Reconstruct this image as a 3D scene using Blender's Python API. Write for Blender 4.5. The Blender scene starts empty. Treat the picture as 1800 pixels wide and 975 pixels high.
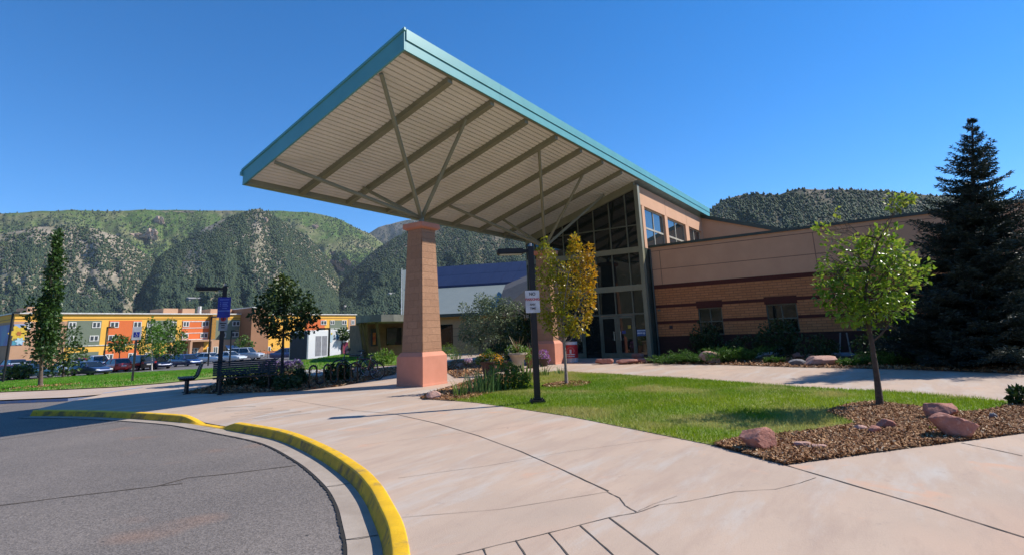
import bpy, bmesh, math, random
import numpy as np
from mathutils import Vector, Matrix
random.seed(7); RNG = np.random.default_rng(7)
sc = bpy.context.scene; COL = sc.collection
rad = math.radians
# ---------------------------------------------------------------- camera
YAW, PITCH, ROLL, FPX, PCX, PCY, EYE = rad(34.14), rad(11.9), rad(-2.277), 954., 900., 382., 1.5
_f = np.array([math.cos(YAW)*math.cos(PITCH), math.sin(YAW)*math.cos(PITCH), math.sin(PITCH)])
_r = np.array([math.sin(YAW), -math.cos(YAW), 0.]); _u = np.cross(_r, _f)
_r, _u = math.cos(ROLL)*_r+math.sin(ROLL)*_u, -math.sin(ROLL)*_r+math.cos(ROLL)*_u
cd = bpy.data.cameras.new('camera'); cam = bpy.data.objects.new('camera', cd); COL.objects.link(cam)
cam.matrix_world = Matrix(((_r[0], _u[0], -_f[0], 0), (_r[1], _u[1], -_f[1], 0), (_r[2], _u[2], -_f[2], EYE), (0, 0, 0, 1)))
cd.sensor_width = 36; cd.lens = 36*FPX/1800; cd.shift_y = -(487.5-PCY)/1800; cd.clip_start = .1; cd.clip_end = 20000
sc.camera = cam
# ---------------------------------------------------------------- sky, sun, exposure
SUN_AZ, SUN_EL = rad(-43), rad(43.5)
sd = Vector((math.cos(SUN_AZ)*math.cos(SUN_EL), math.sin(SUN_AZ)*math.cos(SUN_EL), math.sin(SUN_EL)))
w = bpy.data.worlds.new('World'); sc.world = w; w.use_nodes = True
nt = w.node_tree; bg = nt.nodes['Background']
sky = nt.nodes.new('ShaderNodeTexSky'); sky.sky_type = 'NISHITA'; sky.sun_disc = False
sky.sun_elevation = SUN_EL; sky.sun_rotation = math.atan2(sd.x, sd.y)
sky.altitude = 2000; sky.air_density = 1.0; sky.dust_density = .1; sky.ozone_density = 6.0
hs_ = nt.nodes.new('ShaderNodeHueSaturation'); hs_.inputs['Saturation'].default_value = 1.27
nt.links.new(sky.outputs[0], hs_.inputs['Color']); nt.links.new(hs_.outputs[0], bg.inputs[0]); bg.inputs[1].default_value = .148
sl = bpy.data.lights.new('sun', 'SUN'); sl.energy = 5.0; sl.angle = rad(.5); sl.color = (1, .94, .85)
so = bpy.data.objects.new('sun', sl); COL.objects.link(so); so.location = (0, -30, 60)
so.rotation_euler = (-sd).to_track_quat('-Z', 'Y').to_euler()
sc.view_settings.view_transform = 'Standard'; sc.view_settings.look = 'None'; sc.view_settings.exposure = 0.45
sc.view_settings.gamma = 1; sc.view_settings.use_curve_mapping = False
sc.cycles.max_bounces = 6; sc.cycles.transparent_max_bounces = 6; sc.cycles.volume_bounces = 0
# ---------------------------------------------------------------- picture <-> place
def ray(x, y): return _f+_r*(x-PCX)/FPX-_u*(y-PCY)/FPX
O3 = np.array([0, 0, EYE])
def sstep(a, b, t):
    t = np.clip((t-a)/(b-a), 0, 1); return t*t*(3-2*t)
AZK = [-180, -20, 40, 46, 50, 54, 60, 66, 120, 150, 180]; AK = [0, 0, 0, .8, .8, .85, 1.1, 1.35, 1.35, 0, 0]; D0K = [60, 60, 60, 60, 56, 40, 30, 22, 22, 30, 30]; D1K = [70, 70, 70, 70, 64, 60, 66, 76, 76, 76, 76]
def T(x, y):                                            # terrain height
    x = np.asarray(x, float); y = np.asarray(y, float)
    z = .0075*np.clip(x, -30, 24)
    D = np.hypot(x, y); az = np.degrees(np.arctan2(y, x)); k = np.interp(az, AZK, AK)
    return z-k*sstep(0, 1, (D-np.interp(az, AZK, D0K))/(np.interp(az, AZK, D1K)-np.interp(az, AZK, D0K)))
def G(x, y, off=0.):                                    # pixel -> point on the terrain
    d = ray(x, y); z = .08
    for _ in range(30):
        p = O3+d*(z-EYE)/d[2]; z = .5*z+.5*(float(T(p[0], p[1]))+off)
    p[2] = float(T(p[0], p[1]))+off; return p
def hd(x, y, D): d = ray(x, y); return O3+d*D/math.hypot(d[0], d[1])
def onx(x, y, X): d = ray(x, y); return O3+d*X/d[0]
def onr(x, y, A, B):
    n = np.array([-(B[1]-A[1]), B[0]-A[0]]); d = ray(x, y); return O3+d*((n@np.array(A[:2]))/(n@d[:2]))
def hor(x):                                             # horizon row at a column
    a, b = 400., 760.
    for _ in range(30):
        m = (a+b)/2
        if ray(x, m)[2] > 0: a = m
        else: b = m
    return a
# ---------------------------------------------------------------- materials
MATS = {}
def newmat(name):
    m = bpy.data.materials.new(name); m.use_nodes = True; n = m.node_tree.nodes; return m, n, m.node_tree.links, n['Principled BSDF']
def mixc(n, l, fac, a, b):
    x = n.new('ShaderNodeMix'); x.data_type = 'RGBA'
    for s, v in ((0, fac), (6, a), (7, b)):
        if isinstance(v, (float, int)): x.inputs[s].default_value = v
        elif isinstance(v, tuple): x.inputs[s].default_value = (*v, 1)
        else: l.new(v, x.inputs[s])
    return x.outputs[2]
def noise(n, l, co, scale, detail=6, rough=.6, dist=0):
    x = n.new('ShaderNodeTexNoise'); x.inputs['Scale'].default_value = scale; x.inputs['Detail'].default_value = detail
    x.inputs['Roughness'].default_value = rough; x.inputs['Distortion'].default_value = dist; l.new(co, x.inputs['Vector']); return x.outputs[0]
def ramp(n, l, v, a, b):
    x = n.new('ShaderNodeMapRange'); x.inputs[1].default_value = a; x.inputs[2].default_value = b; l.new(v, x.inputs[0]); return x.outputs[0]
def objco(n): return n.new('ShaderNodeTexCoord').outputs['Object']
def bump(n, l, b, h, strength, dist=.02):
    x = n.new('ShaderNodeBump'); x.inputs['Strength'].default_value = strength; x.inputs['Distance'].default_value = dist
    l.new(h, x.inputs['Height']); l.new(x.outputs[0], b.inputs['Normal'])
def M(name, c, rough=.7, c2=None, scale=3., var=.3, bmp=0., bscale=60., spec=.5, metal=0.):
    """painted / stone / metal surface with a mottled colour"""
    if name in MATS: return MATS[name]
    m, n, l, b = newmat(name); co = objco(n)
    c2 = c2 or tuple(v*(1-var) for v in c)
    l.new(mixc(n, l, ramp(n, l, noise(n, l, co, scale), .35, .65), c, c2), b.inputs['Base Color'])
    b.inputs['Roughness'].default_value = rough; b.inputs['Metallic'].default_value = metal; b.inputs['Specular IOR Level'].default_value = spec
    if bmp: bump(n, l, b, noise(n, l, co, bscale, 4), bmp)
    MATS[name] = m; return m
def leafmat(name, c1, c2, c3=None, trans=.35, rough=.45):
    m, n, l, b = newmat(name)
    a = n.new('ShaderNodeAttribute'); a.attribute_name = 'tint'
    col = mixc(n, l, a.outputs['Fac'], c1, c2)
    if c3:
        a2 = n.new('ShaderNodeAttribute'); a2.attribute_name = 'tint2'; col = mixc(n, l, a2.outputs['Fac'], col, c3)
    l.new(col, b.inputs['Base Color']); b.inputs['Roughness'].default_value = rough; b.inputs['Specular IOR Level'].default_value = .35
    t = n.new('ShaderNodeBsdfTranslucent'); l.new(col, t.inputs[0])
    x = n.new('ShaderNodeMixShader'); x.inputs[0].default_value = trans
    l.new(b.outputs[0], x.inputs[1]); l.new(t.outputs[0], x.inputs[2])
    l.new(x.outputs[0], n['Material Output'].inputs[0]); MATS[name] = m; return m
def glassmat(name, c=(.012, .016, .016), ior=1.9, rough=.02, wav=0.02):
    m, n, l, b = newmat(name); b.inputs['Base Color'].default_value = (*c, 1); b.inputs['Roughness'].default_value = rough
    b.inputs['IOR'].default_value = ior
    if wav: bump(n, l, b, noise(n, l, objco(n), 1.2, 2), wav, .05)
    MATS[name] = m; return m
def brickmat(name, c1, c2, mortar, bw, rh, ms=.008, bmp=.5, rough_tex=.3):
    m, n, l, b = newmat(name); co = objco(n)
    s = n.new('ShaderNodeSeparateXYZ'); l.new(co, s.inputs[0]); ad = n.new('ShaderNodeMath'); l.new(s.outputs[0], ad.inputs[0]); l.new(s.outputs[1], ad.inputs[1])
    c = n.new('ShaderNodeCombineXYZ'); l.new(ad.outputs[0], c.inputs[0]); l.new(s.outputs[2], c.inputs[1])
    t = n.new('ShaderNodeTexBrick'); l.new(c.outputs[0], t.inputs['Vector']); t.inputs['Scale'].default_value = 1
    t.inputs['Color1'].default_value = (*c1, 1); t.inputs['Color2'].default_value = (*c2, 1); t.inputs['Mortar'].default_value = (*mortar, 1)
    t.inputs['Mortar Size'].default_value = ms; t.inputs['Brick Width'].default_value = bw; t.inputs['Row Height'].default_value = rh; t.inputs['Mortar Smooth'].default_value = .2
    nz = noise(n, l, co, 14, 5); col = mixc(n, l, ramp(n, l, nz, .3, .75), t.outputs[0], tuple(v*.62 for v in c1))
    col2 = n.new('ShaderNodeMix'); col2.data_type = 'RGBA'; col2.inputs[0].default_value = .6; l.new(t.outputs[0], col2.inputs[6]); l.new(col, col2.inputs[7])
    l.new(col2.outputs[2], b.inputs['Base Color']); b.inputs['Roughness'].default_value = .9; b.inputs['Specular IOR Level'].default_value = .2
    h = n.new('ShaderNodeMath'); h.operation = 'MULTIPLY_ADD'; l.new(noise(n, l, co, 45, 4), h.inputs[0]); h.inputs[1].default_value = rough_tex
    inv = n.new('ShaderNodeMath'); inv.operation = 'SUBTRACT'; inv.inputs[0].default_value = 1; l.new(t.outputs['Fac'], inv.inputs[1]); l.new(inv.outputs[0], h.inputs[2])
    bump(n, l, b, h.outputs[0], bmp, .015); MATS[name] = m; return m
# ---------------------------------------------------------------- object helpers
def tag(o, label=None, cat=None, group=None, kind=None):
    if label: o['label'] = label
    if cat: o['category'] = cat
    if group: o['group'] = group
    if kind: o['kind'] = kind
    return o
def thing(name, label, cat, loc=(0, 0, 0), rz=0, group=None):
    o = bpy.data.objects.new(name, None); COL.objects.link(o); o.location = loc; o.rotation_euler = (0, 0, rz); o.empty_display_size = .2
    return tag(o, label, cat, group)
def children(o): return [c for c in bpy.data.objects if c.parent == o]
def copy_tree(o, parent=None):
    c = o.copy(); COL.objects.link(c)
    if parent: c.parent = parent
    for ch in children(o): copy_tree(ch, c)
    return c
def link(name, me, parent=None, loc=None):
    o = bpy.data.objects.new(name, me); COL.objects.link(o)
    if parent: o.parent = parent
    if loc is not None: o.location = loc
    return o
def np_mesh(name, V, F, mats, smooth=False, parent=None, tint=None, tint2=None, midx=None):
    V = np.asarray(V, np.float32); F = np.asarray(F, np.int32); me = bpy.data.meshes.new(name); k = F.shape[1]
    me.vertices.add(len(V)); me.vertices.foreach_set('co', V.ravel())
    me.loops.add(F.size); me.loops.foreach_set('vertex_index', F.ravel())
    me.polygons.add(len(F)); me.polygons.foreach_set('loop_start', np.arange(0, F.size, k, dtype=np.int32))
    if smooth: me.polygons.foreach_set('use_smooth', np.ones(len(F), bool))
    for m in (mats if isinstance(mats, (list, tuple)) else [mats]): me.materials.append(m)
    if midx is not None: me.polygons.foreach_set('material_index', np.asarray(midx, np.int32))
    for nm, t in (('tint', tint), ('tint2', tint2)):
        if t is not None: a = me.attributes.new(nm, 'FLOAT', 'POINT'); a.data.foreach_set('value', np.asarray(t, np.float32))
    me.update(calc_edges=True); return link(name, me, parent)
class MB:
    def __init__(s): s.v = []; s.f = []; s.m = []
    def add(s, vs, fs, m=0):
        o = len(s.v); s.v += [tuple(float(c) for c in p) for p in vs]; s.f += [tuple(i+o for i in f) for f in fs]; s.m += [m]*len(fs); return s
    def box(s, a, b, m=0, rz=0., org=(0, 0, 0)):
        x0, y0, z0 = a; x1, y1, z1 = b
        vs = [(x0, y0, z0), (x1, y0, z0), (x1, y1, z0), (x0, y1, z0), (x0, y0, z1), (x1, y0, z1), (x1, y1, z1), (x0, y1, z1)]
        if rz or any(org): c, n = math.cos(rz), math.sin(rz); vs = [(org[0]+c*x-n*y, org[1]+n*x+c*y, org[2]+z) for x, y, z in vs]
        return s.add(vs, [(0, 3, 2, 1), (4, 5, 6, 7), (0, 1, 5, 4), (1, 2, 6, 5), (2, 3, 7, 6), (3, 0, 4, 7)], m)
    def beam(s, p, q, wd, ht, m=0, up=(0, 0, 1)):
        p, q, up = Vector(p), Vector(q), Vector(up); d = (q-p).normalized(); sx = d.cross(up).normalized()*wd/2; sy = sx.cross(d).normalized()*ht/2
        vs = [p-sx-sy, p+sx-sy, p+sx+sy, p-sx+sy, q-sx-sy, q+sx-sy, q+sx+sy, q-sx+sy]
        return s.add(vs, [(0, 1, 2, 3), (7, 6, 5, 4), (0, 4, 5, 1), (1, 5, 6, 2), (2, 6, 7, 3), (3, 7, 4, 0)], m)
    def tube(s, pts, rs, n=8, m=0, cap=True):
        pts = [Vector(p) for p in pts]; rs = rs if isinstance(rs, (list, tuple)) else [rs]*len(pts); rings = []; pr = None
        for i, p in enumerate(pts):
            d = (pts[min(i+1, len(pts)-1)]-pts[max(i-1, 0)]).normalized()
            a = pr if pr is not None else (Vector((1, 0, 0)) if abs(d.x) < .9 else Vector((0, 1, 0)))
            a = (a-d*a.dot(d)).normalized(); pr = a; b = d.cross(a)
            rings.append([p+(a*math.cos(2*math.pi*k/n)+b*math.sin(2*math.pi*k/n))*rs[i] for k in range(n)])
        vs = [v for r in rings for v in r]; fs = [(i*n+k, i*n+(k+1) % n, (i+1)*n+(k+1) % n, (i+1)*n+k) for i in range(len(pts)-1) for k in range(n)]
        if cap: fs += [tuple(range(n-1, -1, -1)), tuple((len(pts)-1)*n+k for k in range(n))]
        return s.add(vs, fs, m)
    def lathe(s, prof, n=20, m=0, org=(0, 0, 0)):
        vs = [(org[0]+r*math.cos(2*math.pi*k/n), org[1]+r*math.sin(2*math.pi*k/n), org[2]+z) for r, z in prof for k in range(n)]
        fs = [(i*n+k, i*n+(k+1) % n, (i+1)*n+(k+1) % n, (i+1)*n+k) for i in range(len(prof)-1) for k in range(n)]
        fs += [tuple(range(n-1, -1, -1)), tuple((len(prof)-1)*n+k for k in range(n))]
        return s.add(vs, fs, m)
    def prism(s, poly, d, m=0):                         # poly: 3D points, d: extrusion vector
        n = len(poly); p = [Vector(q) for q in poly]; d = Vector(d)
        return s.add(p+[q+d for q in p], [tuple(range(n-1, -1, -1)), tuple(range(n, 2*n))]+[(i, (i+1) % n, (i+1) % n+n, i+n) for i in range(n)], m)
    def build(s, name, mats, parent=None, smooth=False, bevel=0., loc=None, seg=2, fixn=True):
        me = bpy.data.meshes.new(name); me.from_pydata(s.v, [], s.f)
        for m in (mats if isinstance(mats, (list, tuple)) else [mats]): me.materials.append(m)
        me.polygons.foreach_set('material_index', s.m)
        bm = bmesh.new(); bm.from_mesh(me)
        if fixn: bmesh.ops.recalc_face_normals(bm, faces=bm.faces)
        if bevel:
            bmesh.ops.bevel(bm, geom=[e for e in bm.edges if e.is_manifold and e.calc_face_angle(0) > .5], offset=bevel, segments=seg, affect='EDGES', clamp_overlap=True)
        bm.to_mesh(me); bm.free()
        if smooth: me.polygons.foreach_set('use_smooth', [True]*len(me.polygons))
        me.update(); return link(name, me, parent, loc)
def smooth_by_angle(o, deg=35):
    me = o.data; me.polygons.foreach_set('use_smooth', [True]*len(me.polygons)); me.set_sharp_from_angle(angle=rad(deg)); return o
def text_part(s, size, mat, parent, mtx, name='lettering', bold=0.):
    cu = bpy.data.curves.new('t', 'FONT'); cu.body = s; cu.size = size; cu.align_x = 'CENTER'; cu.align_y = 'CENTER'; cu.extrude = .002; cu.offset = bold
    o = bpy.data.objects.new('t', cu); COL.objects.link(o); dg = bpy.context.evaluated_depsgraph_get()
    me = bpy.data.meshes.new_from_object(o.evaluated_get(dg)); bpy.data.objects.remove(o); bpy.data.curves.remove(cu)
    me.transform(mtx); me.materials.clear(); me.materials.append(mat); me.name = name; return link(name, me, parent)
def catmull(P, n=8, closed=False):
    P = [np.array(p, float) for p in P]; out = []; N = len(P)
    for i in range(N-1):
        p0, p1, p2, p3 = P[max(i-1, 0)], P[i], P[i+1], P[min(i+2, N-1)]
        for k in range(n):
            t = k/n; out.append(.5*((2*p1)+(-p0+p2)*t+(2*p0-5*p1+4*p2-p3)*t*t+(-p0+3*p1-3*p2+p3)*t**3))
    out.append(P[-1]); return out
def inpoly(P, poly):
    x, y = P[:, 0], P[:, 1]; r = np.zeros(len(P), bool); n = len(poly)
    for i in range(n):
        x0, y0 = poly[i][:2]; x1, y1 = poly[(i+1) % n][:2]
        if y0 == y1: continue
        r ^= ((y0 > y) != (y1 > y)) & (x < (x1-x0)*(y-y0)/(y1-y0)+x0)
    return r
def scatter(poly, n):
    a = np.array([p[:2] for p in poly]); lo, hi = a.min(0), a.max(0); P = RNG.uniform(lo, hi, (n, 2)); return P[inpoly(P, poly)]
_lat = RNG.uniform(-1, 1, (257, 257))
def vnoise(x, y):
    xi = np.floor(x).astype(int); yi = np.floor(y).astype(int); fx = x-xi; fy = y-yi; fx = fx*fx*(3-2*fx); fy = fy*fy*(3-2*fy)
    g = lambda a, b: _lat[a % 257, b % 257]
    return (g(xi, yi)*(1-fx)+g(xi+1, yi)*fx)*(1-fy)+(g(xi, yi+1)*(1-fx)+g(xi+1, yi+1)*fx)*fy
def fbm(x, y, o=4, g=.5):
    s = 0; a = 1
    for k in range(o): s = s+a*vnoise(x*2**k+17.3*k, y*2**k+5.1*k); a *= g
    return s
def sheet(name, poly, off, mat, res=1.5, grid_to=None, extra=None):
    """flat outline laid over the terrain"""
    bm = bmesh.new(); vs = [bm.verts.new((p[0], p[1], 0)) for p in poly]
    f = bm.faces.new(vs); bmesh.ops.triangulate(bm, faces=[f])
    a = np.array([p[:2] for p in poly]); lo, hi = a.min(0), a.max(0)
    for ax in (0, 1):
        nrm = Vector((1, 0, 0)) if ax == 0 else Vector((0, 1, 0)); c = math.ceil(lo[ax]/res)*res
        while c < hi[ax]:
            bmesh.ops.bisect_plane(bm, geom=bm.verts[:]+bm.edges[:]+bm.faces[:], plane_co=nrm*c, plane_no=nrm); c += res
    for v in bm.verts: v.co.z = float(T(v.co.x, v.co.y))+(off(v.co.x, v.co.y) if callable(off) else off)
    bmesh.ops.recalc_face_normals(bm, faces=bm.faces)
    for fc in bm.faces:
        if fc.normal.z < 0: fc.normal_flip()
    me = bpy.data.meshes.new(name); bm.to_mesh(me); bm.free(); me.materials.append(mat)
    me.polygons.foreach_set('use_smooth', [True]*len(me.polygons)); return link(name, me)
# ================================================================ SETTING
def concrete():
    m, n, l, b = newmat('paving concrete'); co = objco(n)
    a = mixc(n, l, ramp(n, l, noise(n, l, co, .55, 5, .6), .35, .7), (.49, .365, .275), (.405, .31, .24))
    mp = n.new('ShaderNodeMapping'); mp.inputs['Scale'].default_value = (.5, 2.2, 1); mp.inputs['Rotation'].default_value = (0, 0, rad(35)); l.new(co, mp.inputs[0])
    a = mixc(n, l, ramp(n, l, noise(n, l, mp.outputs[0], .8, 6, .65), .5, .72), a, (.47, .43, .385))
    a = mixc(n, l, ramp(n, l, noise(n, l, co, .3, 3, .5), .6, .8), a, (.50, .325, .23))
    a = mixc(n, l, ramp(n, l, noise(n, l, co, 7, 8, .75), .6, .78), a, (.30, .24, .205))
    a = mixc(n, l, ramp(n, l, noise(n, l, mp.outputs[0], 1.3, 9, .7), .48, .72), a, (.39, .285, .22))
    a = mixc(n, l, ramp(n, l, noise(n, l, co, .9, 7, .65, 1.2), .60, .70), a, (.52, .335, .235))
    v = n.new('ShaderNodeTexVoronoi'); v.inputs['Scale'].default_value = 1.7; l.new(co, v.inputs['Vector'])
    a = mixc(n, l, ramp(n, l, v.outputs[0], .035, .022), a, (.12, .095, .085))
    g = mixc(n, l, noise(n, l, co, 160, 3), (.85, .85, .85), (1.12, 1.12, 1.12))
    x = n.new('ShaderNodeMix'); x.data_type = 'RGBA'; x.blend_type = 'MULTIPLY'; x.inputs[0].default_value = 1; l.new(a, x.inputs[6]); l.new(g, x.inputs[7])
    l.new(x.outputs[2], b.inputs['Base Color']); b.inputs['Roughness'].default_value = .85; b.inputs['Specular IOR Level'].default_value = .25
    bump(n, l, b, noise(n, l, co, 70, 5), .25, .01); return m
def asphalt(name, c1, c2):
    m, n, l, b = newmat(name); co = objco(n)
    a = mixc(n, l, ramp(n, l, noise(n, l, co, .4, 6, .6), .35, .68), c1, c2)
    a = mixc(n, l, ramp(n, l, noise(n, l, co, .55, 3, .5), .6, .72), a, (c1[0]*1.25, c1[1]*.95, c1[2]*.8))
    v = n.new('ShaderNodeTexVoronoi'); v.inputs['Scale'].default_value = 75; l.new(co, v.inputs['Vector'])
    g = mixc(n, l, ramp(n, l, v.outputs['Color'], .2, .8), (.68, .68, .68), (1.28, 1.28, 1.28))
    x = n.new('ShaderNodeMix'); x.data_type = 'RGBA'; x.blend_type = 'MULTIPLY'; x.inputs[0].default_value = 1; l.new(a, x.inputs[6]); l.new(g, x.inputs[7])
    v2 = n.new('ShaderNodeTexVoronoi'); v2.inputs['Scale'].default_value = 2.3; l.new(co, v2.inputs['Vector'])
    a2 = mixc(n, l, ramp(n, l, v2.outputs[0], .05, .03), x.outputs[2], (.04, .038, .036))
    l.new(a2, b.inputs['Base Color']); b.inputs['Roughness'].default_value = .8; b.inputs['Specular IOR Level'].default_value = .3
    bump(n, l, b, v.outputs[0], .35, .008); return m
m_conc = concrete(); m_asph = asphalt('weathered asphalt', (.185, .158, .138), (.14, .121, .108)); m_lot = asphalt('lot asphalt', (.16, .15, .15), (.12, .115, .115))
m_dark = M('joint dirt', (.10, .078, .06), .95, (.05, .04, .03), 4)
m_yel = M('yellow kerb paint', (.86, .50, .004), .55, (.66, .36, .004), 5, bmp=.25, bscale=40)
def kerbmat():
    m, n, l, b = newmat('yellow kerb paint'); co = objco(n); a = mixc(n, l, ramp(n, l, noise(n, l, co, 5, 6), .35, .7), (.86, .50, .004), (.68, .38, .006))
    a = mixc(n, l, ramp(n, l, noise(n, l, co, 2.6, 8, .72), .55, .66), a, (.42, .26, .05)); a = mixc(n, l, ramp(n, l, noise(n, l, co, 11, 7, .7), .62, .66), a, (.40, .35, .28))
    l.new(a, b.inputs['Base Color']); b.inputs['Roughness'].default_value = .65; bump(n, l, b, noise(n, l, co, 30, 6), .35, .01); return m
m_yel = kerbmat()
def kerbface():  # scuffs and dirt, plus the face's shade as a darker yellow
    m, n, l, b = newmat('scuffed shaded kerb face'); co = objco(n); a = mixc(n, l, ramp(n, l, noise(n, l, co, 4, 6), .35, .7), (.70, .40, .006), (.50, .27, .008))
    a = mixc(n, l, ramp(n, l, noise(n, l, co, 2.2, 8, .7), .48, .62), a, (.20, .125, .03)); a = mixc(n, l, ramp(n, l, noise(n, l, co, 9, 7, .7), .62, .68), a, (.05, .04, .03))
    l.new(a, b.inputs['Base Color']); b.inputs['Roughness'].default_value = .8; bump(n, l, b, noise(n, l, co, 30, 6), .5, .01); return m
m_kface = kerbface()
m_gut = M('gutter concrete', (.36, .30, .245), .85, (.28, .225, .18), 2.5, bmp=.2)
m_soil = M('soil', (.13, .085, .05), .95, (.09, .06, .04), 3)
m_lawn = M('lawn thatch', (.12, .20, .015), .9, (.22, .21, .05), .8, bmp=.6, bscale=40)
m_field = M('valley grass', (.10, .13, .04), .95, (.16, .14, .07), .05)
def px(L, off=0.): return [G(x, y, off) for x, y in L]
# ---- ground far and wide
xs = np.unique(np.concatenate([np.linspace(-120, 200, 90), -120-np.geomspace(5, 7000, 18), 200+np.geomspace(5, 7000, 18)]))
X, Y = np.meshgrid(xs, xs, indexing='ij'); n = len(xs)
idx = np.arange(n*n).reshape(n, n)
F = np.stack([idx[:-1, :-1], idx[1:, :-1], idx[1:, 1:], idx[:-1, 1:]], -1).reshape(-1, 4)
tag(np_mesh('ground', np.stack([X, Y, T(X, Y)-.3], -1).reshape(-1, 3), F, m_field, True), 'dry grass and soil of the valley floor stretching out to the hills', 'ground', kind='structure')
# ---- kerb curve (pavement-side top edge)
kp = px([(66, 720), (120, 720), (179, 721), (260, 724.5), (334, 729.5), (375, 735), (422, 742), (506, 757), (575.6, 784), (633, 818), (667, 850), (690, 887), (706.7, 920), (716, 957), (721, 985)])
kp = [p[:2] for p in kp]; e = kp[-1]; d = (kp[-1]-kp[-2]); 
kp += [e+np.array([-.55, -.7]), e+np.array([-1.5, -1.55]), e+np.array([-3.2, -2.2]), e+np.array([-6, -2.4]), e+np.array([-12, -2.0])]
KC = np.array(catmull(kp, 10))
nrm = np.gradient(KC, axis=0); nrm /= np.linalg.norm(nrm, axis=1)[:, None]; nrm = np.stack([nrm[:, 1], -nrm[:, 0]], 1)   # towards the road
if (nrm[20] @ (np.array([0, 12])-KC[20])) < 0: nrm = -nrm
dipy = [G(x, y)[1] for x, y in ((331, 729), (360, 733.5), (395, 739), (423, 742))]
def dip(y): return np.clip(np.minimum((dipy[0]-y)/(dipy[0]-dipy[1]), (y-dipy[3])/(dipy[2]-dipy[3])), 0, 1)*(np.asarray(y) > 5)
near0 = KC[:80]
def pave_off(x, y):
    if y < 6 or y > 16 or x > 10: return 0.
    dd = np.hypot(near0[:, 0]-x, near0[:, 1]-y); i = dd.argmin()
    return -.105*float(dip(near0[i, 1]))*max(0., 1-dd[i]/1.3)
nose = G(62, 719)[:2]
pav_poly = [tuple(p) for p in KC[::-1]]
pav_poly += [tuple(p[:2]) for p in px([(70, 716.5), (180, 692), (120, 697), (0, 702), (-200, 716), (-420, 734)])]
pav_poly += [(4, 40), (14, 37), (30, 36), (30, -14), (-14, -14), (-14, float(KC[-1][1]))]
pave = sheet('pavement', pav_poly, pave_off, m_conc, .7)
tag(pave, 'pinkish tan concrete plaza and walk curving past the entrance', 'pavement', kind='structure')
def strips(L, wd, off):
    mb = MB()
    for pts, wdt in L:
        P = []
        for a, b_ in zip(pts[:-1], pts[1:]):
            for k in range(6): P.append((a[0]+(b_[0]-a[0])*k/6, a[1]+(b_[1]-a[1])*k/6))
        P.append(pts[-1]); P = np.array([G(x, y, off) for x, y in P]); A = P[:, :2].copy()
        A = A+np.cumsum(RNG.normal(0, .004, A.shape), 0)*(len(A) > 2)*.5; P[:, :2] = A; t = np.gradient(A, axis=0); t /= np.linalg.norm(t, axis=1)[:, None]; nn = np.stack([-t[:, 1], t[:, 0]], 1)
        o = len(mb.v); jit = RNG.uniform(.55, 1.15, len(P))*wdt/2*wd*.85
        for p, q, j in zip(P, nn, jit): mb.v += [(p[0]-q[0]*j, p[1]-q[1]*j, p[2]), (p[0]+q[0]*j, p[1]+q[1]*j, p[2])]
        mb.f += [(o+2*i, o+2*i+1, o+2*i+3, o+2*i+2) for i in range(len(P)-1)]; mb.m += [1]*(len(P)-1)
    return mb
def join_into(o, mb, mat):
    o.data.materials.append(mat); t = mb.build('tmp', [mat, mat], fixn=False); bm = bmesh.new(); bm.from_mesh(o.data); bm.from_mesh(t.data)
    for f in bm.faces:
        f.normal_update()
        if f.normal.z < 0: f.normal_flip()
    bm.to_mesh(o.data); bm.free(); me = t.data; bpy.data.objects.remove(t); bpy.data.meshes.remove(me)
J = [([(618, 720), (690, 726), (770, 744), (840, 765), (915, 793), (990, 826), (1068, 863)], .022), ([(1068, 863), (1090, 874), (1100, 887), (1121, 899)], .014),
     ([(1121, 899), (1070, 908), (965, 935), (850, 963), (795, 977)], .010), ([(1121, 899), (1160, 885), (1200, 880), (1290, 862), (1360, 858), (1400, 848), (1430, 838)], .008),
     ([(1121, 897), (1150, 884), (1190, 870)], .005), ([(1380, 816), (1480, 846), (1640, 893), (1800, 943)], .024), ([(1690, 777), (1740, 787), (1800, 800)], .02),
     ([(850, 963), (858, 985)], .014), ([(907, 948), (930, 985)], .014), ([(965, 935), (1010, 985)], .014), ([(1020, 922), (1090, 985)], .015), ([(1070, 908), (1175, 985)], .018),
     ([(700, 839), (860, 817), (990, 794), (1180, 768)], .006), ([(706, 908), (880, 893), (1068, 863)], .006), ([(640, 780), (760, 766), (935, 745)], .005),
     ([(380, 716), (450, 713)], .03), ([(395, 721), (480, 716)], .03), ([(412, 726), (510, 719)], .03), ([(430, 731), (530, 722)], .03), ([(445, 735), (548, 725)], .03), ([(500, 700), (620, 720)], .012),
     ([(1000, 648), (1180, 640)], .012), ([(1240, 652), (1330, 645)], .015), ([(1500, 668), (1560, 655)], .015)]
join_into(pave, strips(J, 1., .004), m_dark)
# ---- kerb and gutter
def ribbon(prof, name, mat, sl=slice(None), dipf=None):
    V = []; C = KC[sl]; N = nrm[sl]
    for p, q in zip(C, N):
        dz = float(dip(p[1])) if dipf else 0.
        for o, z in prof:
            zz = z-(max(0, z+.125)*.92*dz if dipf else 0)
            V.append((p[0]+q[0]*o, p[1]+q[1]*o, float(T(p[0], p[1]))+zz))
    k = len(prof); F = [(i*k+j, i*k+j+1, (i+1)*k+j+1, (i+1)*k+j) for i in range(len(C)-1) for j in range(k-1)]
    mb = MB(); mb.v = V; mb.f = F+[tuple(range(k)), tuple((len(C)-1)*k+j for j in range(k))]; mb.m = [0]*len(mb.f); o = mb.build(name, mat); return smooth_by_angle(o, 28)
kb = ribbon([(-.01, -.2), (-.01, .006), (.0, .012), (.092, .011), (.106, .005), (.114, -.012), (.164, -.122), (.17, -.2)], 'kerb', m_yel, dipf=1)
kb.data.materials.append(m_kface)
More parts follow.
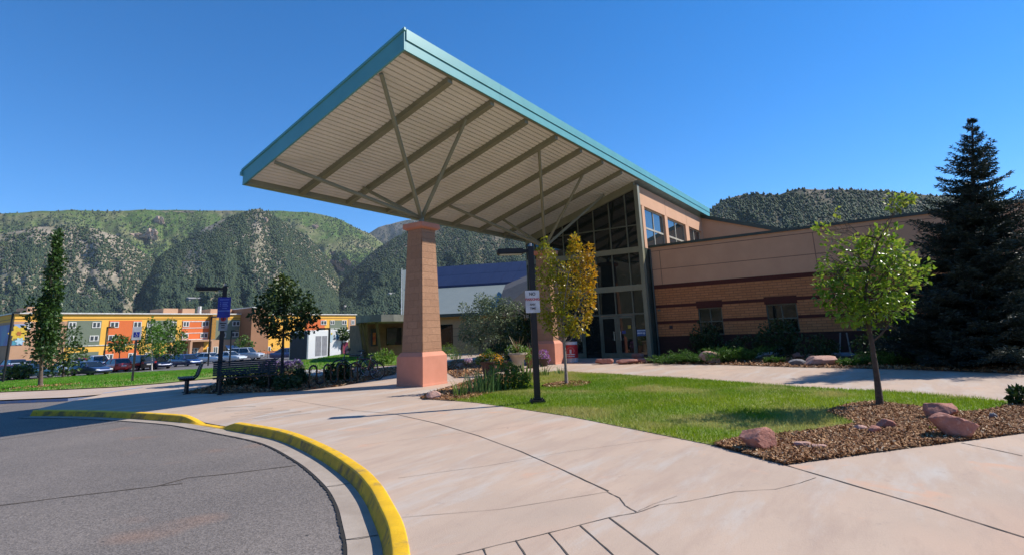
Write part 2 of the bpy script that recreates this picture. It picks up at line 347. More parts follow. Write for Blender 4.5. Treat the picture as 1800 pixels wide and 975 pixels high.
for i, p_ in enumerate(kb.data.polygons):
    if i < 7*(len(KC)-1) and i % 7 >= 5: p_.material_index = 1
tag(kb, 'bright yellow painted kerb curving round the asphalt drive', 'kerb', kind='structure')
gt = ribbon([(.164, -.2), (.164, -.118), (.32, -.122), (.42, -.114), (.425, -.2)], 'gutter', m_gut)
tag(gt, 'pale concrete gutter strip beside the yellow kerb', 'gutter', kind='structure')
road_poly = [tuple(p+q*.3) for p, q in zip(KC[::-1], nrm[::-1])]+[tuple(p[:2]) for p in px([(66, 716), (180, 691), (120, 696.5), (0, 701), (-200, 715), (-420, 733)])]+[(-30, 24), (-30, float(KC[-1][1]))]
road = sheet('road', road_poly, -.122, m_asph, 1.5); tag(road, 'weathered grey asphalt drive with dark cracks', 'road', kind='structure')
join_into(road, strips([([(-60, 895), (0, 887), (100, 874), (200, 862), (275, 853), (330, 838), (400, 831), (520, 816)], .035), ([(275, 853), (320, 849)], .03), ([(-40, 778), (0, 772), (100, 757), (210, 741)], .03),
    ], 1., -.118), m_dark)
def edge_strip(o0, z, w0, jit, lo=0, hi=None):
    mb = MB(); C = np.repeat(KC[lo:hi], 4, 0)[:-3]+0.; N = np.repeat(nrm[lo:hi], 4, 0)[:-3]
    for k_ in (1, 2, 3):
        f_ = k_/4; C[k_::4] = KC[lo:hi][:-1]*(1-f_)+KC[lo:hi][1:]*f_; N[k_::4] = nrm[lo:hi][:-1]*(1-f_)+nrm[lo:hi][1:]*f_
    a_ = o0-w0*(.5+RNG.random(len(C))*jit); b_ = o0+w0*(.5+RNG.random(len(C))*jit)
    for p, q, aa, bb in zip(C, N, a_, b_): zz = float(T(p[0], p[1]))+z; mb.v += [(p[0]+q[0]*aa, p[1]+q[1]*aa, zz), (p[0]+q[0]*bb, p[1]+q[1]*bb, zz)]
    mb.f += [(2*i, 2*i+1, 2*i+3, 2*i+2) for i in range(len(C)-1)]; mb.m += [2]*(len(C)-1); return mb
join_into(road, edge_strip(.438, -.116, .012, 1.6), M('gap dirt', (.02, .017, .014), .95))
mb = MB()
for i_ in (55, 92, 116, 131): p, q = KC[i_], nrm[i_]; t_ = np.array([-q[1], q[0]])*.007; zz = float(T(p[0], p[1])); mb.add([(p[0]+q[0]*a_+s_*t_[0], p[1]+q[1]*a_+s_*t_[1], zz+z_) for a_, s_, z_ in ((.17, -1, -.1145), (.17, 1, -.1145), (.42, 1, -.1105), (.42, -1, -.1105))], [(0, 1, 2, 3)], 1)
join_into(gt, mb, MATS['gap dirt'])
# blue accessible edge across the drive
m_blue = M('faded blue paint', (.22, .31, .50), .8, (.34, .34, .38), 5)
bl = MB(); P = [p for p in px([(-420, 734), (-200, 716), (0, 702), (60, 699.5), (120, 697), (180, 692)])]
for a, b_ in zip(P[:-1], P[1:]): bl.prism([a+[0, 0, -.12], b_+[0, 0, -.12], b_+[0, 0, -.04], a+[0, 0, -.04]], (.05, .10, 0))
tag(bl.build('kerb_edge', m_blue), 'low kerb edge with faded blue paint at the far side of the drive', 'kerb', kind='structure')
o = strips([([(182, 690), (215, 685), (250, 679.5)], .22)], 1., .006).build('paint_stripe', [m_blue, m_blue], fixn=False)
tag(o, 'faded blue accessible parking paint on the walk', 'paint marking', kind='structure')
# ---- parking lot
lotp = [tuple(hd(x, 640, D)[:2]) for x, D in ((-300, 71), (-150, 71), (0, 72), (205, 73), (330, 69), (430, 64), (520, 59.5), (545, 57.5), (590, 57), (640, 57.5), (720, 58))]+[(110, 62), (96, 116), (25, 104.5), (-30, 100)]
tag(sheet('parking_lot', lotp, -.02, m_lot, 6), 'grey asphalt parking lot in front of the colourful hotel', 'parking lot', kind='structure')
# ---- grass
def grass(name, poly, n, h, wd, mat, off, lab, clip=None):
    P = scatter(poly, n)
    if clip is not None: P = P[clip(P)]
    k = len(P); a = RNG.uniform(0, 2*math.pi, k); hh = h*RNG.uniform(.5, 1.25, k)*(1+.35*fbm(P[:, 0]*1.3, P[:, 1]*1.3, 3)); z = T(P[:, 0], P[:, 1])+off
    d = np.stack([np.cos(a), np.sin(a)], 1)*wd/2; le = RNG.normal(0, .45, (k, 2))*hh[:, None]
    V = np.zeros((k, 3, 3)); V[:, 0, :2] = P-d; V[:, 1, :2] = P+d; V[:, 2, :2] = P+le; V[:, :2, 2] = z[:, None]-.004; V[:, 2, 2] = z+hh
    ti = np.clip(.5+.42*fbm(P[:, 0]*.45+9, P[:, 1]*.45, 3)+RNG.normal(0, .17, k), 0, 1)
    t2 = np.clip((fbm(P[:, 0]*.8+40, P[:, 1]*.8, 4)+.0)*1.1+RNG.normal(0, .12, k), 0, .8)
    o = np_mesh(name, V.reshape(-1, 3), np.arange(3*k).reshape(-1, 3), mat, tint=np.repeat(ti, 3), tint2=np.repeat(t2, 3))
    return tag(o, lab, 'grass', kind='stuff')
m_blade = leafmat('grass blade', (.11, .235, .006), (.30, .37, .014), (.48, .40, .14), .45, .5)
m_blade2 = leafmat('far grass blade', (.06, .24, .006), (.12, .34, .010), (.24, .30, .05), .4, .5)
LP = lambda L: [tuple(p[:2]) for p in px(L)]
bedE = [(1253, 782), (1291, 773), (1364, 766), (1432, 758), (1508, 747), (1480, 735), (1453, 724), (1496, 711), (1538, 707), (1602, 715), (1696, 726), (1730, 724), (1764, 717), (1790, 709)]
apex = [(1380, 817)]
bed_poly = LP(bedE+[(1830, 706), (1900, 716), (2000, 728), (2000, 736), (1800, 761), (1600, 787)]+apex)
lawn_poly = LP([(790, 703), (840, 707.5), (900, 716), (1000, 731), (1100, 751), (1253, 782)]+bedE[1:]+[(1780, 706), (1600, 690), (1400, 679), (1240, 667), (1060, 656), (985, 652), (930, 657), (890, 668), (850, 690)])
tag(sheet('lawn', lawn_poly, .006, m_lawn, 1), 'sunlit front lawn island between the two concrete walks', 'lawn', kind='structure')
grass('grass', lawn_poly, 210000, .05, .011, m_blade, .006, 'short green and straw coloured grass of the front lawn island')
flawn = LP([(-420, 722), (-200, 703), (0, 689), (100, 685), (205, 680), (320, 668), (392, 660), (480, 655), (545, 651), (640, 645), (720, 640)])+[(27, 26), (34, 33)]+[tuple(hd(x, 640, D)[:2]) for x, D in ((740, 56), (690, 58), (640, 58), (590, 57.5), (545, 58), (520, 60), (430, 65), (330, 70), (205, 74), (100, 74), (0, 73), (-150, 72), (-300, 72))]
tag(sheet('lawn', flawn, .03, m_lawn, 1.5), 'broad green lawn sloping down to the parking lot', 'lawn', kind='structure')
grass('grass', flawn, 190000, .07, .035, m_blade2, .03, 'mown green grass of the broad lawn before the parked cars')
# ---- mulch
m_chip = leafmat('bark chip', (.19, .075, .03), (.50, .275, .115), (.74, .56, .36), .0, .8)
def mulch(name, poly, n, size, lab, zf=None):
    s = sheet(name, poly, .009, m_soil, .6); tag(s, lab[0], 'mulch bed', kind='structure')
    P = scatter(poly, n); k = len(P); a = RNG.uniform(0, 2*math.pi, k); L = size*RNG.uniform(.5, 1.6, k); W = size*RNG.uniform(.15, .5, k)
    z = T(P[:, 0], P[:, 1])+.012+RNG.uniform(0, .032, k); tl = RNG.normal(0, .45, k)
    u = np.stack([np.cos(a), np.sin(a), tl], 1)*L[:, None]/2; v = np.stack([-np.sin(a), np.cos(a), RNG.normal(0, .5, k)], 1)*W[:, None]/2; c = np.column_stack([P, z])
    V = np.stack([c-u-v, c+u-v*.6, c+u+v, c-u+v*.7], 1).reshape(-1, 3); ti = RNG.beta(1.1, 1.8, k); t2 = (RNG.random(k) < .08)*.8
    tag(np_mesh('bark_chips', V, np.arange(4*k).reshape(-1, 4), m_chip, tint=np.repeat(ti, 4), tint2=np.repeat(t2, 4)), lab[1], 'bark chips', kind='stuff')
mulch('mulch_bed', bed_poly, 190000, .038, ('bed of brown bark mulch with red rocks at the lawn corner', 'brown bark chips covering the corner bed round the young tree'))
WX = 24.1
wall_bed = LP([(1098, 640), (1145, 638), (1280, 641), (1400, 645), (1600, 649), (1800, 657), (1900, 662)])+[(WX, -9), (WX, 8.9), (23.3, 9.3)]
mulch('mulch_bed', wall_bed, 42000, .085, ('long mulch bed along the foot of the brick wall', 'golden bark chips in the bed along the brick wall'))
iris_bed = LP([(738, 700), (752, 690), (790, 680), (830, 668), (862, 660), (935, 655), (960, 657), (900, 672), (862, 692), (835, 700), (795, 704)])
mulch('mulch_bed', iris_bed, 16000, .06, ('planted mulch bed with irises between the stone column and the lawn', 'bark chips in the iris bed beside the lawn'))
bench_bed = LP([(322, 690), (380, 691.5), (520, 687), (600, 678), (640, 670), (695, 657), (700, 645), (640, 650), (545, 650), (480, 655), (400, 667), (365, 680)])
mulch('mulch_bed', bench_bed, 30000, .08, ('dark mulch bed with shrubs behind the benches and bike rack', 'bark chips in the bed behind the bike rack'))
col_bed = LP([(786, 655), (800, 664), (860, 655), (905, 648), (900, 636), (800, 632), (780, 640)])
mulch('mulch_bed', col_bed, 12000, .08, ('mulch bed with clipped shrubs behind the front stone column', 'bark chips in the bed behind the front column'))
pop = G(71, 680)
ring = [(pop[0]+1.3*math.cos(t)*1.25, pop[1]+1.3*math.sin(t)) for t in np.linspace(0, 2*math.pi, 16)[:-1]]
mulch('mulch_bed', ring, 2500, .1, ('ring of mulch round the foot of the tall columnar tree', 'bark chips round the columnar tree'))
yt = G(996, 676)
mulch('mulch_bed', [(yt[0]+.75*math.cos(t), yt[1]+.6*math.sin(t)) for t in np.linspace(0, 2*math.pi, 16)[:-1]], 2500, .06, ('small ring of mulch round the yellow tree on the lawn', 'bark chips round the yellow tree'))
# ---- mountains
m_pin = leafmat('pinyon', (.010, .028, .018), (.040, .07, .034), (.09, .115, .032), 0, .8)
def hillmat(name, c_soil, c_grass, c_green, gs):
    m, n, l, b = newmat(name); co = objco(n)
    a = mixc(n, l, ramp(n, l, noise(n, l, co, .012, 8, .65), .42, .6), c_grass, c_soil)
    a = mixc(n, l, ramp(n, l, noise(n, l, co, .006, 5, .6), gs, gs+.12), a, c_green)
    a = mixc(n, l, ramp(n, l, noise(n, l, co, .05, 6, .7), .45, .75), a, tuple(v*.55 for v in c_grass))
    a = mixc(n, l, ramp(n, l, noise(n, l, co, .16, 8, .75), .56, .64), a, tuple(min(1, v*1.5) for v in c_soil))
    s = n.new('ShaderNodeSeparateXYZ'); g = n.new('ShaderNodeNewGeometry'); l.new(g.outputs['Normal'], s.inputs[0])
    a = mixc(n, l, ramp(n, l, s.outputs[2], .30, .16), a, (.34, .25, .19))
    l.new(a, b.inputs['Base Color']); b.inputs['Roughness'].default_value = 1; b.inputs['Specular IOR Level'].default_value = .1
    bump(n, l, b, noise(n, l, co, .08, 6), .8, 3.); return m
m_h1 = hillmat('plateau slope', (.26, .21, .14), (.10, .125, .04), (.065, .12, .025), .42)
m_h2 = hillmat('pinyon slope', (.32, .265, .205), (.18, .165, .11), (.085, .115, .035), .57)
m_h3 = hillmat('dark slope', (.24, .19, .14), (.09, .09, .055), (.05, .08, .03), .55)
def ridge(lab, sil, D0, D1, mat, seed, spur, nshrub, size, fr=1., rough=.014, tmin=0., step=3, slab='dark pinyon and scrub', t2f=None, pw=1., ybot=6):
    sx = np.array([p[0] for p in sil], float); sy = np.array([p[1] for p in sil], float)
    def surf(x, t):
        x = np.asarray(x, float); t = np.asarray(t, float)
        ys = np.interp(x, sx, sy)+0; hz = np.interp(x, hx, hy)+ybot; tt = np.minimum(t, 1)
        D = D0+(D1-D0)*tt**pw
        D = D*(1+spur*fbm(x/95.*fr+seed*7.7, t*1.6+seed*3.1, 5, .55)*np.sin(np.pi*np.clip(tt, 0, 1))**.7*(.4+.6*(1-tt)))
        y = hz+(ys-hz)*tt+rough*120*fbm(x/26.*fr+seed*9.1, t*5+seed, 4, .55)*np.clip(tt*3, 0, 1)*(.35+.65*(1-tt))
        dx = (x-PCX)/FPX; dy = (y-PCY)/FPX
        d = _f[None, :]+_r[None, :]*dx.ravel()[:, None]-_u[None, :]*dy.ravel()[:, None]
        P = O3+d*(D.ravel()/np.hypot(d[:, 0], d[:, 1]))[:, None]
        back = np.clip(t.ravel()-1, 0, 9); hv = d[:, :2]/np.hypot(d[:, 0], d[:, 1])[:, None]
        P[:, :2] += hv*(back*D.ravel()*1.2)[:, None]; P[:, 2] *= (1-back*1.2)
        return P
    gx = np.arange(sx[0], sx[-1]+step, step); gt = np.concatenate([np.linspace(0, 1, 90), [1.03, 1.1, 1.25, 1.5]])
    A, B = np.meshgrid(gx, gt, indexing='ij'); V = surf(A, B); nx, nt_ = A.shape; idx = np.arange(nx*nt_).reshape(nx, nt_)
    F = np.stack([idx[:-1, :-1], idx[1:, :-1], idx[1:, 1:], idx[:-1, 1:]], -1).reshape(-1, 4)
    tag(np_mesh('mountain', V, F, mat, True), lab, 'mountain', kind='structure')
    # scrub: little faceted bushes, thicker where the noise says so
    x = RNG.uniform(sx[0], sx[-1], nshrub); t = 1-(1-tmin)*RNG.random(nshrub)**.9
    q = fbm(x/38.+seed*3, t*5+seed, 4)+.25*fbm(x/9., t*22, 2); keep = .6*q+RNG.normal(0, .4, nshrub) > (-.06+(t2f(x, t) if t2f else 0)); x, t, q = x[keep], t[keep], q[keep]
    P = surf(x, t); k = len(P); s = size*RNG.uniform(.45, 1.35, k)*(1+.0*t); ang = RNG.uniform(0, 6.28, k)
    V = np.zeros((k, 6, 3))
    for j in range(4):
        jr = RNG.uniform(.4, .8, k)*s*.75; V[:, j, 0] = np.cos(ang+j*1.571)*jr; V[:, j, 1] = np.sin(ang+j*1.571)*jr; V[:, j, 2] = s*RNG.uniform(.2, .5, k)
    V[:, 4, 2] = s*RNG.uniform(.8, 1.3, k); V[:, 4, 0] = s*RNG.normal(0, .15, k); V[:, 5, 2] = -s*.3
    V += P[:, None, :]
    f = [(0, 1, 4), (1, 2, 4), (2, 3, 4), (3, 0, 4), (1, 0, 5), (2, 1, 5), (3, 2, 5), (0, 3, 5)]
    F = (np.array(f)[None]+6*np.arange(k)[:, None, None]).reshape(-1, 3)
    ti = np.clip(RNG.normal(.5, .3, k), 0, 1); t2 = np.clip(RNG.random(k)*1.5-.95+(t-.55)*.5, 0, 1)
    o = np_mesh('scrub', V.reshape(-1, 3), F, m_pin, tint=np.repeat(ti, 6), tint2=np.repeat(t2, 6))
    tag(o, slab, 'scrub', kind='stuff'); return surf
hx = np.arange(-700, 2600, 50.); hy = np.array([hor(x) for x in hx])
back_sil = [(-500, 392), (-200, 384), (-60, 377), (0, 376), (40, 374), (60, 372), (130, 369), (170, 371), (200, 371), (270, 369), (340, 370), (400, 370), (455, 371), (500, 371.5), (545, 373), (575, 379), (600, 386), (615, 395), (632, 404), (650, 411), (690, 440), (740, 480)]
S_back = ridge('long green ridge with tan cliffs along the skyline at left', back_sil, 1500, 2500, m_h1, 3, .16, 60000, 5.5, tmin=.3, slab='scrub and small trees scattered on the green skyline ridge', t2f=lambda x, t: .25*(t-.3)+.1*np.sin(x/40))
ridge('blue green far ridge closing the gap between the mountains', [(560, 470), (610, 436), (648, 410), (665, 400), (700, 391), (730, 384), (800, 372), (900, 360), (1050, 352), (1180, 372)], 3000, 4200, m_h3, 9, .1, 16000, 10, slab='trees on the far ridge in the gap')
S_knoll = ridge('pinyon covered shoulder at far left', [(-500, 470), (-200, 440), (-60, 425), (0, 412), (60, 400), (110, 397), (165, 402), (205, 415), (240, 436), (275, 458), (300, 480), (318, 505), (335, 540)], 800, 1500, m_h2, 5, .11, 80000, 4.2, slab='pinyon scrub on the shoulder at far left')
S_spur = ridge('steep wooded mountain shoulder with pale rock rising behind the hotel', [(205, 560), (218, 520), (240, 492), (262, 468), (285, 447), (320, 425), (355, 404), (390, 387), (425, 374), (455, 367), (470, 374), (490, 384), (515, 400), (545, 420), (570, 448), (590, 478), (600, 500), (612, 530), (622, 570)], 700, 1500, m_h2, 7, .12, 95000, 4.0, slab='dark pinyon scrub on the steep shoulder behind the hotel', t2f=lambda x, t: -.05)
S_right = ridge('dark forested mountain rising to the right of the gap', [(572, 545), (588, 515), (604, 492), (625, 470), (650, 447), (690, 421), (725, 402), (760, 388), (800, 378), (870, 368), (950, 362), (1050, 358), (1150, 362), (1243, 372), (1300, 395)], 620, 1500, m_h3, 11, .12, 95000, 4.2, slab='dark forest on the mountain behind the entrance', t2f=lambda x, t: -.25+.35*(t < .3))
ridge('dark wooded hill above the brick wing at right', [(1080, 470), (1150, 420), (1200, 395), (1243, 373), (1270, 352), (1300, 344), (1330, 340), (1345, 342.5), (1370, 342), (1390, 335), (1410, 332), (1440, 334), (1500, 333.5), (1560, 337), (1620, 342), (1680, 347), (1760, 354), (1850, 365), (2000, 380), (2200, 420)], 450, 900, m_h3, 13, .14, 60000, 3.4, slab='dark trees on the hill above the brick wing', t2f=lambda x, t: -.45)
# ---- the valley side behind the viewpoint (seen mirrored in the glass)
A, B = np.meshgrid(np.radians(np.linspace(125, 325, 160)), np.linspace(0, 1.3, 30), indexing='ij'); Hh = 150+45*fbm(A*3.1, A*0+3, 3)
Dd = 480+520*B; zz = Hh*np.where(B < 1, np.sin(np.minimum(B, 1)*1.57), 2-B)+14*fbm(A*40, B*9, 4)*np.minimum(B*3, 1)-4; nx, ny = A.shape; idx = np.arange(nx*ny).reshape(nx, ny)
tag(np_mesh('mountain', np.stack([np.cos(A)*Dd, np.sin(A)*Dd, zz], -1).reshape(-1, 3), np.stack([idx[:-1, :-1], idx[1:, :-1], idx[1:, 1:], idx[:-1, 1:]], -1).reshape(-1, 4), m_h3, True), 'dark wooded valley side behind the viewpoint', 'mountain', kind='structure')

# ================================================================ ENTRANCE CANOPY
TS = math.tan(rad(17.05)); UF, UE, VR, VL, WU = 8.4, 35.1, 8.60, 15.36, 23.5
zb = lambda v: 8.13-TS*(v-8.69)           # bottom of the fascia
m_teal = M('teal metal', (.115, .36, .365), .4, (.10, .32, .325), 1.5, spec=.5)
m_olive = M('olive painted steel', (.25, .24, .155), .5, (.21, .205, .13), 2)
m_deck = M('ribbed white deck', (.84, .80, .72), .55, (.77, .73, .65), 1.2)
m_roof = M('roof sheet', (.3, .36, .34), .5)
can = thing('entrance_canopy', 'huge sloping flat canopy roof with teal edge over the plaza on steel struts', 'canopy', (0, 0, 0))
mb = MB()                                                                             # ribbed deck, ribs along the roof
k = int((VL-VR)/.155); P = []
for i in range(k):
    v0 = VR+.02+i*.155
    for dv, dz in ((0, 0), (.108, 0), (.114, .075), (.146, .075), (.152, 0)): P.append((v0+dv, zb(v0+dv)+.07+dz))
vs = []
for u in (UF+.03, WU-.05):
    vs += [(u, a, b) for a, b in P]
n = len(P); mb.add(vs, [(i, i+1, n+i+1, n+i) for i in range(n-1)]); mb.build('roof_deck', m_deck, can)
mb = MB(); top = .56
mb.prism([(UF+.06, VR+.06, zb(VR)+.2), (UF+.06, VL-.04, zb(VL)+.2), (UF+.06, VL-.04, zb(VL)+top-.02), (UF+.06, VR+.06, zb(VR)+top-.02)], (UE-UF-.1, 0, 0)); mb.build('roof_sheet', m_roof, can)
mb = MB(); mb.prism([(UF, VR, zb(VR)), (UF, VL, zb(VL)), (UF, VL, zb(VL)+.46), (UF, VR, zb(VR)+.53)], (.05, 0, 0))
mb.prism([(UF-.03, VR-.03, zb(VR)+.50), (UF-.03, VL+.06, zb(VL)+.43), (UF-.03, VL+.06, zb(VL)+.50), (UF-.03, VR-.03, zb(VR)+.57)], (.06, 0, 0)); mb.build('front_fascia', m_teal, can)
mb = MB(); xs_ = [UF+.052]
for i, u in enumerate((12.3, 16.4, 20.5, 24.6, 28.7, 32.8, UE)):
    mb.box((xs_[-1], VR-.002, zb(VR)-.005), (u-.006, VR+.04, zb(VR)+.25)); mb.box((xs_[-1], VR-.03, zb(VR)+.265), (u-.006, VR+.04, zb(VR)+.55)); xs_.append(u)
mb.box((UF+.06, VR+.005, zb(VR)+.02), (UE-.05, VR+.03, zb(VR)+.53)); mb.build('side_fascia', m_teal, can)
mb = MB(); mb.box((UF+.052, VL-.045, zb(VL)+.0), (UE, VL, zb(VL)+.44)); mb.box((UF-.05, VL+.002, zb(VL)+.30), (UE, VL+.09, zb(VL)+.42)); mb.build('gutter', m_teal, can)
mb = MB(); mb.box((UF+.055, VL-.26, zb(VL)+.0), (WU, VL-.05, zb(VL)+.26)); mb.build('edge_beam', m_olive, can)
mb = MB(); mb.box((UF+.06, VR+.045, zb(VR)-.01), (WU+.1, VR+.14, zb(VR)+.16)); mb.build('edge_beam', m_olive, can)
for u in (10.22, 12.1, 13.95, 15.86, 17.72, 19.6, 21.5):
    mb = MB(); mb.prism([(u-.09, VR+.145, zb(VR+.145)-.09), (u-.09, VL-.262, zb(VL-.262)-.09), (u-.09, VL-.262, zb(VL-.262)+.098), (u-.09, VR+.145, zb(VR+.145)+.098)], (.18, 0, 0)); mb.build('purlin', m_olive, can)
# ---- stone columns
m_cmu = brickmat('split face block', (.47, .265, .16), (.39, .215, .13), (.36, .21, .13), .40, .205, .006, .9, 1.2)
m_plinth = M('salmon stucco', (.62, .255, .165), .8, (.56, .225, .14), 2.2, bmp=.15)
W0 = 1.05
def column(px0, lab):
    a = G(*px0); cx, cy, z0 = a[0]+W0/2, a[1]+W0/2, a[2]
    t = thing('stone_column', lab, 'column', (cx, cy, z0))
    def sq(prof):
        m = MB(); vs = []; 
        for w_, z in prof: h = w_/2; vs += [(-h, -h, z), (h, -h, z), (h, h, z), (-h, h, z)]
        q = len(prof); fs = [(4*i+j, 4*i+(j+1) % 4, 4*i+4+(j+1) % 4, 4*i+4+j) for i in range(q-1) for j in range(4)]+[(3, 2, 1, 0), tuple(4*(q-1)+j for j in range(4))]
        return m.add(vs, fs)
    sq([(W0+.015, -.15), (W0+.015, .05), (W0, .06), (W0, .83), (.88, .945)]).build('plinth', m_plinth, t, bevel=.012)
    sq([(.845, .93), (.60, 4.72-z0)]).build('shaft', m_cmu, t, bevel=.015)
    sq([(.66, 4.70-z0), (.82, 4.74-z0), (.82, 4.88-z0), (.76, 4.90-z0)]).build('cap', m_plinth, t, bevel=.012)
    m = MB(); m.box((-.16, -.16, 4.895-z0), (.16, .16, 4.92-z0)); m.tube([(0, 0, 4.92-z0), (0, 0, 5.25-z0)], .085, 10); m.build('steel_stub', m_olive, t)
    return cx, cy, z0
c1 = column((743, 679.5), 'tapered brown block column with salmon plinth standing by the bicycles')
c2 = column((976.5, 640), 'tapered brown block column half hidden behind the yellow tree')
def strut(c, p, r=.055):
    m = MB(); q = Vector((c[0], c[1], 5.08)); e = Vector(p); m.tube([q, e], [r*1.15, r], 10); m.build('strut', m_olive, can)
zs_ = lambda v: zb(v)-.02
for u, v in ((8.5, 9.5), (8.5, 13.9), (12.0, 9.65), (11.9, 14.1)): strut(c1, (u, v, zs_(v)))
for u, v in ((15.9, 9.5), (16.1, 13.9), (19.7, 9.7), (19.7, 13.9), (22.95, 10.3)): strut(c2, (u, v, zs_(v)))
# ================================================================ MAIN BUILDING
m_brick = brickmat('tan brick', (.66, .265, .105), (.54, .205, .078), (.25, .11, .055), .34, .105, .011, .4)
m_rbrick = brickmat('dark red brick', (.13, .038, .026), (.10, .032, .022), (.09, .04, .03), .30, .098, .006, .3)
m_stuc = M('tan stucco', (.68, .375, .215), .85, (.62, .335, .19), 1.2, bmp=.15, bscale=90)
m_pstuc = M('peach stucco', (.60, .34, .205), .85, (.56, .315, .185), 1.2, bmp=.15, bscale=90)
m_sj = M('stucco joint', (.26, .14, .085), .9)
m_cop = M('dark green coping', (.055, .07, .05), .45)
m_frame = M('olive window frame', (.15, .155, .105), .45)
m_gl = glassmat('entrance glass', (.012, .017, .016), 1.6, .015, .012); m_gls = glassmat('sky glass', (.02, .03, .035), 2.6, .01, .006); m_wgl = glassmat('window glass', (.008, .014, .012), 1.5, .02, .02)
bd = thing('entrance_building', 'low tan brick building with tall sloping glass entrance and clerestory windows', 'building', (WU, 8.9, .15))
def bp(mb, name, mat, **k): o = mb.build(name, mat, bd, **k); o.matrix_parent_inverse = Matrix.Translation(-Vector(bd.location)); return o
VE, VC = -9.0, 8.78
wins = [(5.86, 6.86), (3.02, 4.14), (.12, 1.16)]
mb = MB(); ys = sorted([VE, VC]+[a for w_ in wins for a in w_]); zz = [(1.06, 1.60), (1.72, 2.2), (2.2, 2.30), (2.43, 3.15)]
def holes(y0, y1, z0, z1): return any(a <= y0 and y1 <= b for a, b in wins) and z1 <= 2.31
def wall(zl, x0, pr=0.):
    m = MB()
    for y0, y1 in zip(ys[:-1], ys[1:]):
        for z0, z1 in zl:
            if not holes(y0, y1, z0, z1): m.box((x0-pr, y0, z0), (x0+.25, y1, z1))
    return m
bp(wall([(1.06, 1.60), (1.72, 2.30), (2.43, 3.15)], WX), 'brick_wall', m_brick)
bp(wall([(1.60, 1.72), (2.30, 2.43), (3.15, 3.33)], WX, .012), 'brick_band', m_rbrick)
m = MB(); m.box((WX-.03, VE, -.1), (WX+.25, VC, 1.06)); bp(m, 'base_course', brickmat('shaded dark base brick', (.075, .034, .026), (.055, .028, .022), (.05, .03, .025), .30, .098, .006, .3))  # darker than the bands: shade from the bushes is in the brick colour
for a, b in wins: m = MB(); m.box((WX-.02, a-.04, 2.195), (WX+.22, b+.04, 2.49)); bp(m, 'lintel', m_rbrick)
m = MB(); m.box((WX, VE, 3.33), (WX+.25, VC, 5.03)); 
m2 = MB()
for v in (8.3, 2.1, -4.0): m.box((WX-.004, v-.012, 3.335), (WX-.001, v+.012, 4.86), 1)
for z in (4.02, 4.86): m.box((WX-.005, VE, z-.012), (WX-.002, VC, z+.012), 1)
o = bp(m, 'stucco_wall', [m_stuc, m_sj])
m = MB(); m.box((WX-.06, VE-.1, 5.03), (WX+.35, VC+.02, 5.135)); bp(m, 'coping', m_cop)
m = MB(); m.box((WU+.1, VC+.003, .1), (WX+.2, VC+.16, 5.0)); bp(m, 'return_wall', m_cop)
m = MB(); m.box((WX+.26, VE, 4.7), (50, 8.9, 4.88)); bp(m, 'flat_roof', M('roof gravel', (.35, .33, .3), .9))
for i, (a, b) in enumerate(wins):
    m = MB(); x = WX+.07; mid = (a+b)/2; c = .04
    for y0, y1, z0, z1 in ((a, a+.05, 1.06, 2.195), (b-.05, b, 1.06, 2.195), (a+.05, b-.05, 1.06, 1.11), (a+.05, b-.05, 2.145, 2.195), (mid-.02, mid+.02, 1.11, 2.145)): m.box((x, y0, z0), (x+.08, y1, z1))
    m.box((x+.01, a+.05, 1.60), (x+.07, mid-.02, 1.64)); m.box((x+.01, mid+.02, 1.60), (x+.07, b-.05, 1.64))
    f = bp(m, 'window', m_frame)
    m = MB(); m.box((x+.035, a+.045, 1.1), (x+.05, b-.045, 2.15)); o = m.build('pane', m_wgl, f)
    m = MB(); m.box((WX-.05, a-.03, 1.02), (WX+.1, b+.03, 1.058)); o = m.build('sill', m_rbrick, f)
# small things on the wall
m = MB(); m.box((WX-.05, 8.02, 1.38), (WX, 8.16, 1.52)); bp(m, 'outlet_box', M('dark box', (.03, .02, .02), .6))
m = MB(); m.tube([(WX-.07, 8.72, .2), (WX-.07, 8.72, 4.95)], .045, 8); bp(m, 'downspout', M('downspout brown', (.10, .10, .075), .5))
m = MB(); m.box((WX-.04, 8.5, 2.16), (WX, 8.62, 2.24)); bp(m, 'hose_bib', m_frame)
# glazed entrance
m = MB(); m.box((WU-.17, 8.80, .1), (WU+.1, 8.99, 7.93)); bp(m, 'corner_post', m_olive, bevel=.01)
V1 = 15.1; gz0 = .16
mul = [9.52, 10.36, 11.2, 12.05, 12.9, 13.75, 14.6, V1]
zt = lambda v: zb(v)-.16
for z0, z1 in ((4.82, 5.07), (3.12, 3.38)): m = MB(); m.box((WU-.09, 8.99, z0), (WU+.06, V1, z1)); bp(m, 'transom_beam', m_olive)
m = MB(); m.prism([(WU-.1, 8.99, zt(8.99)-.12), (WU-.1, V1, zt(V1)-.12), (WU-.1, V1, zt(V1)+.24), (WU-.1, 8.99, zt(8.99)+.24)], (.2, 0, 0)); bp(m, 'head_beam', m_olive)
m = MB()
for v in mul: m.box((WU-.05, v-.028, gz0), (WU+.05, v+.028, zt(v)-.1))
vv = [8.99]+mul
for a, b in zip(vv[:-1], vv[1:]):
    m.box((WU-.045, a+.03, 2.06), (WU+.045, b-.03, 2.13))
    if zt(b) > 6.3: m.box((WU-.045, a+.03, 6.05), (WU+.045, b-.03, 6.10))
bp(m, 'mullions', m_frame)
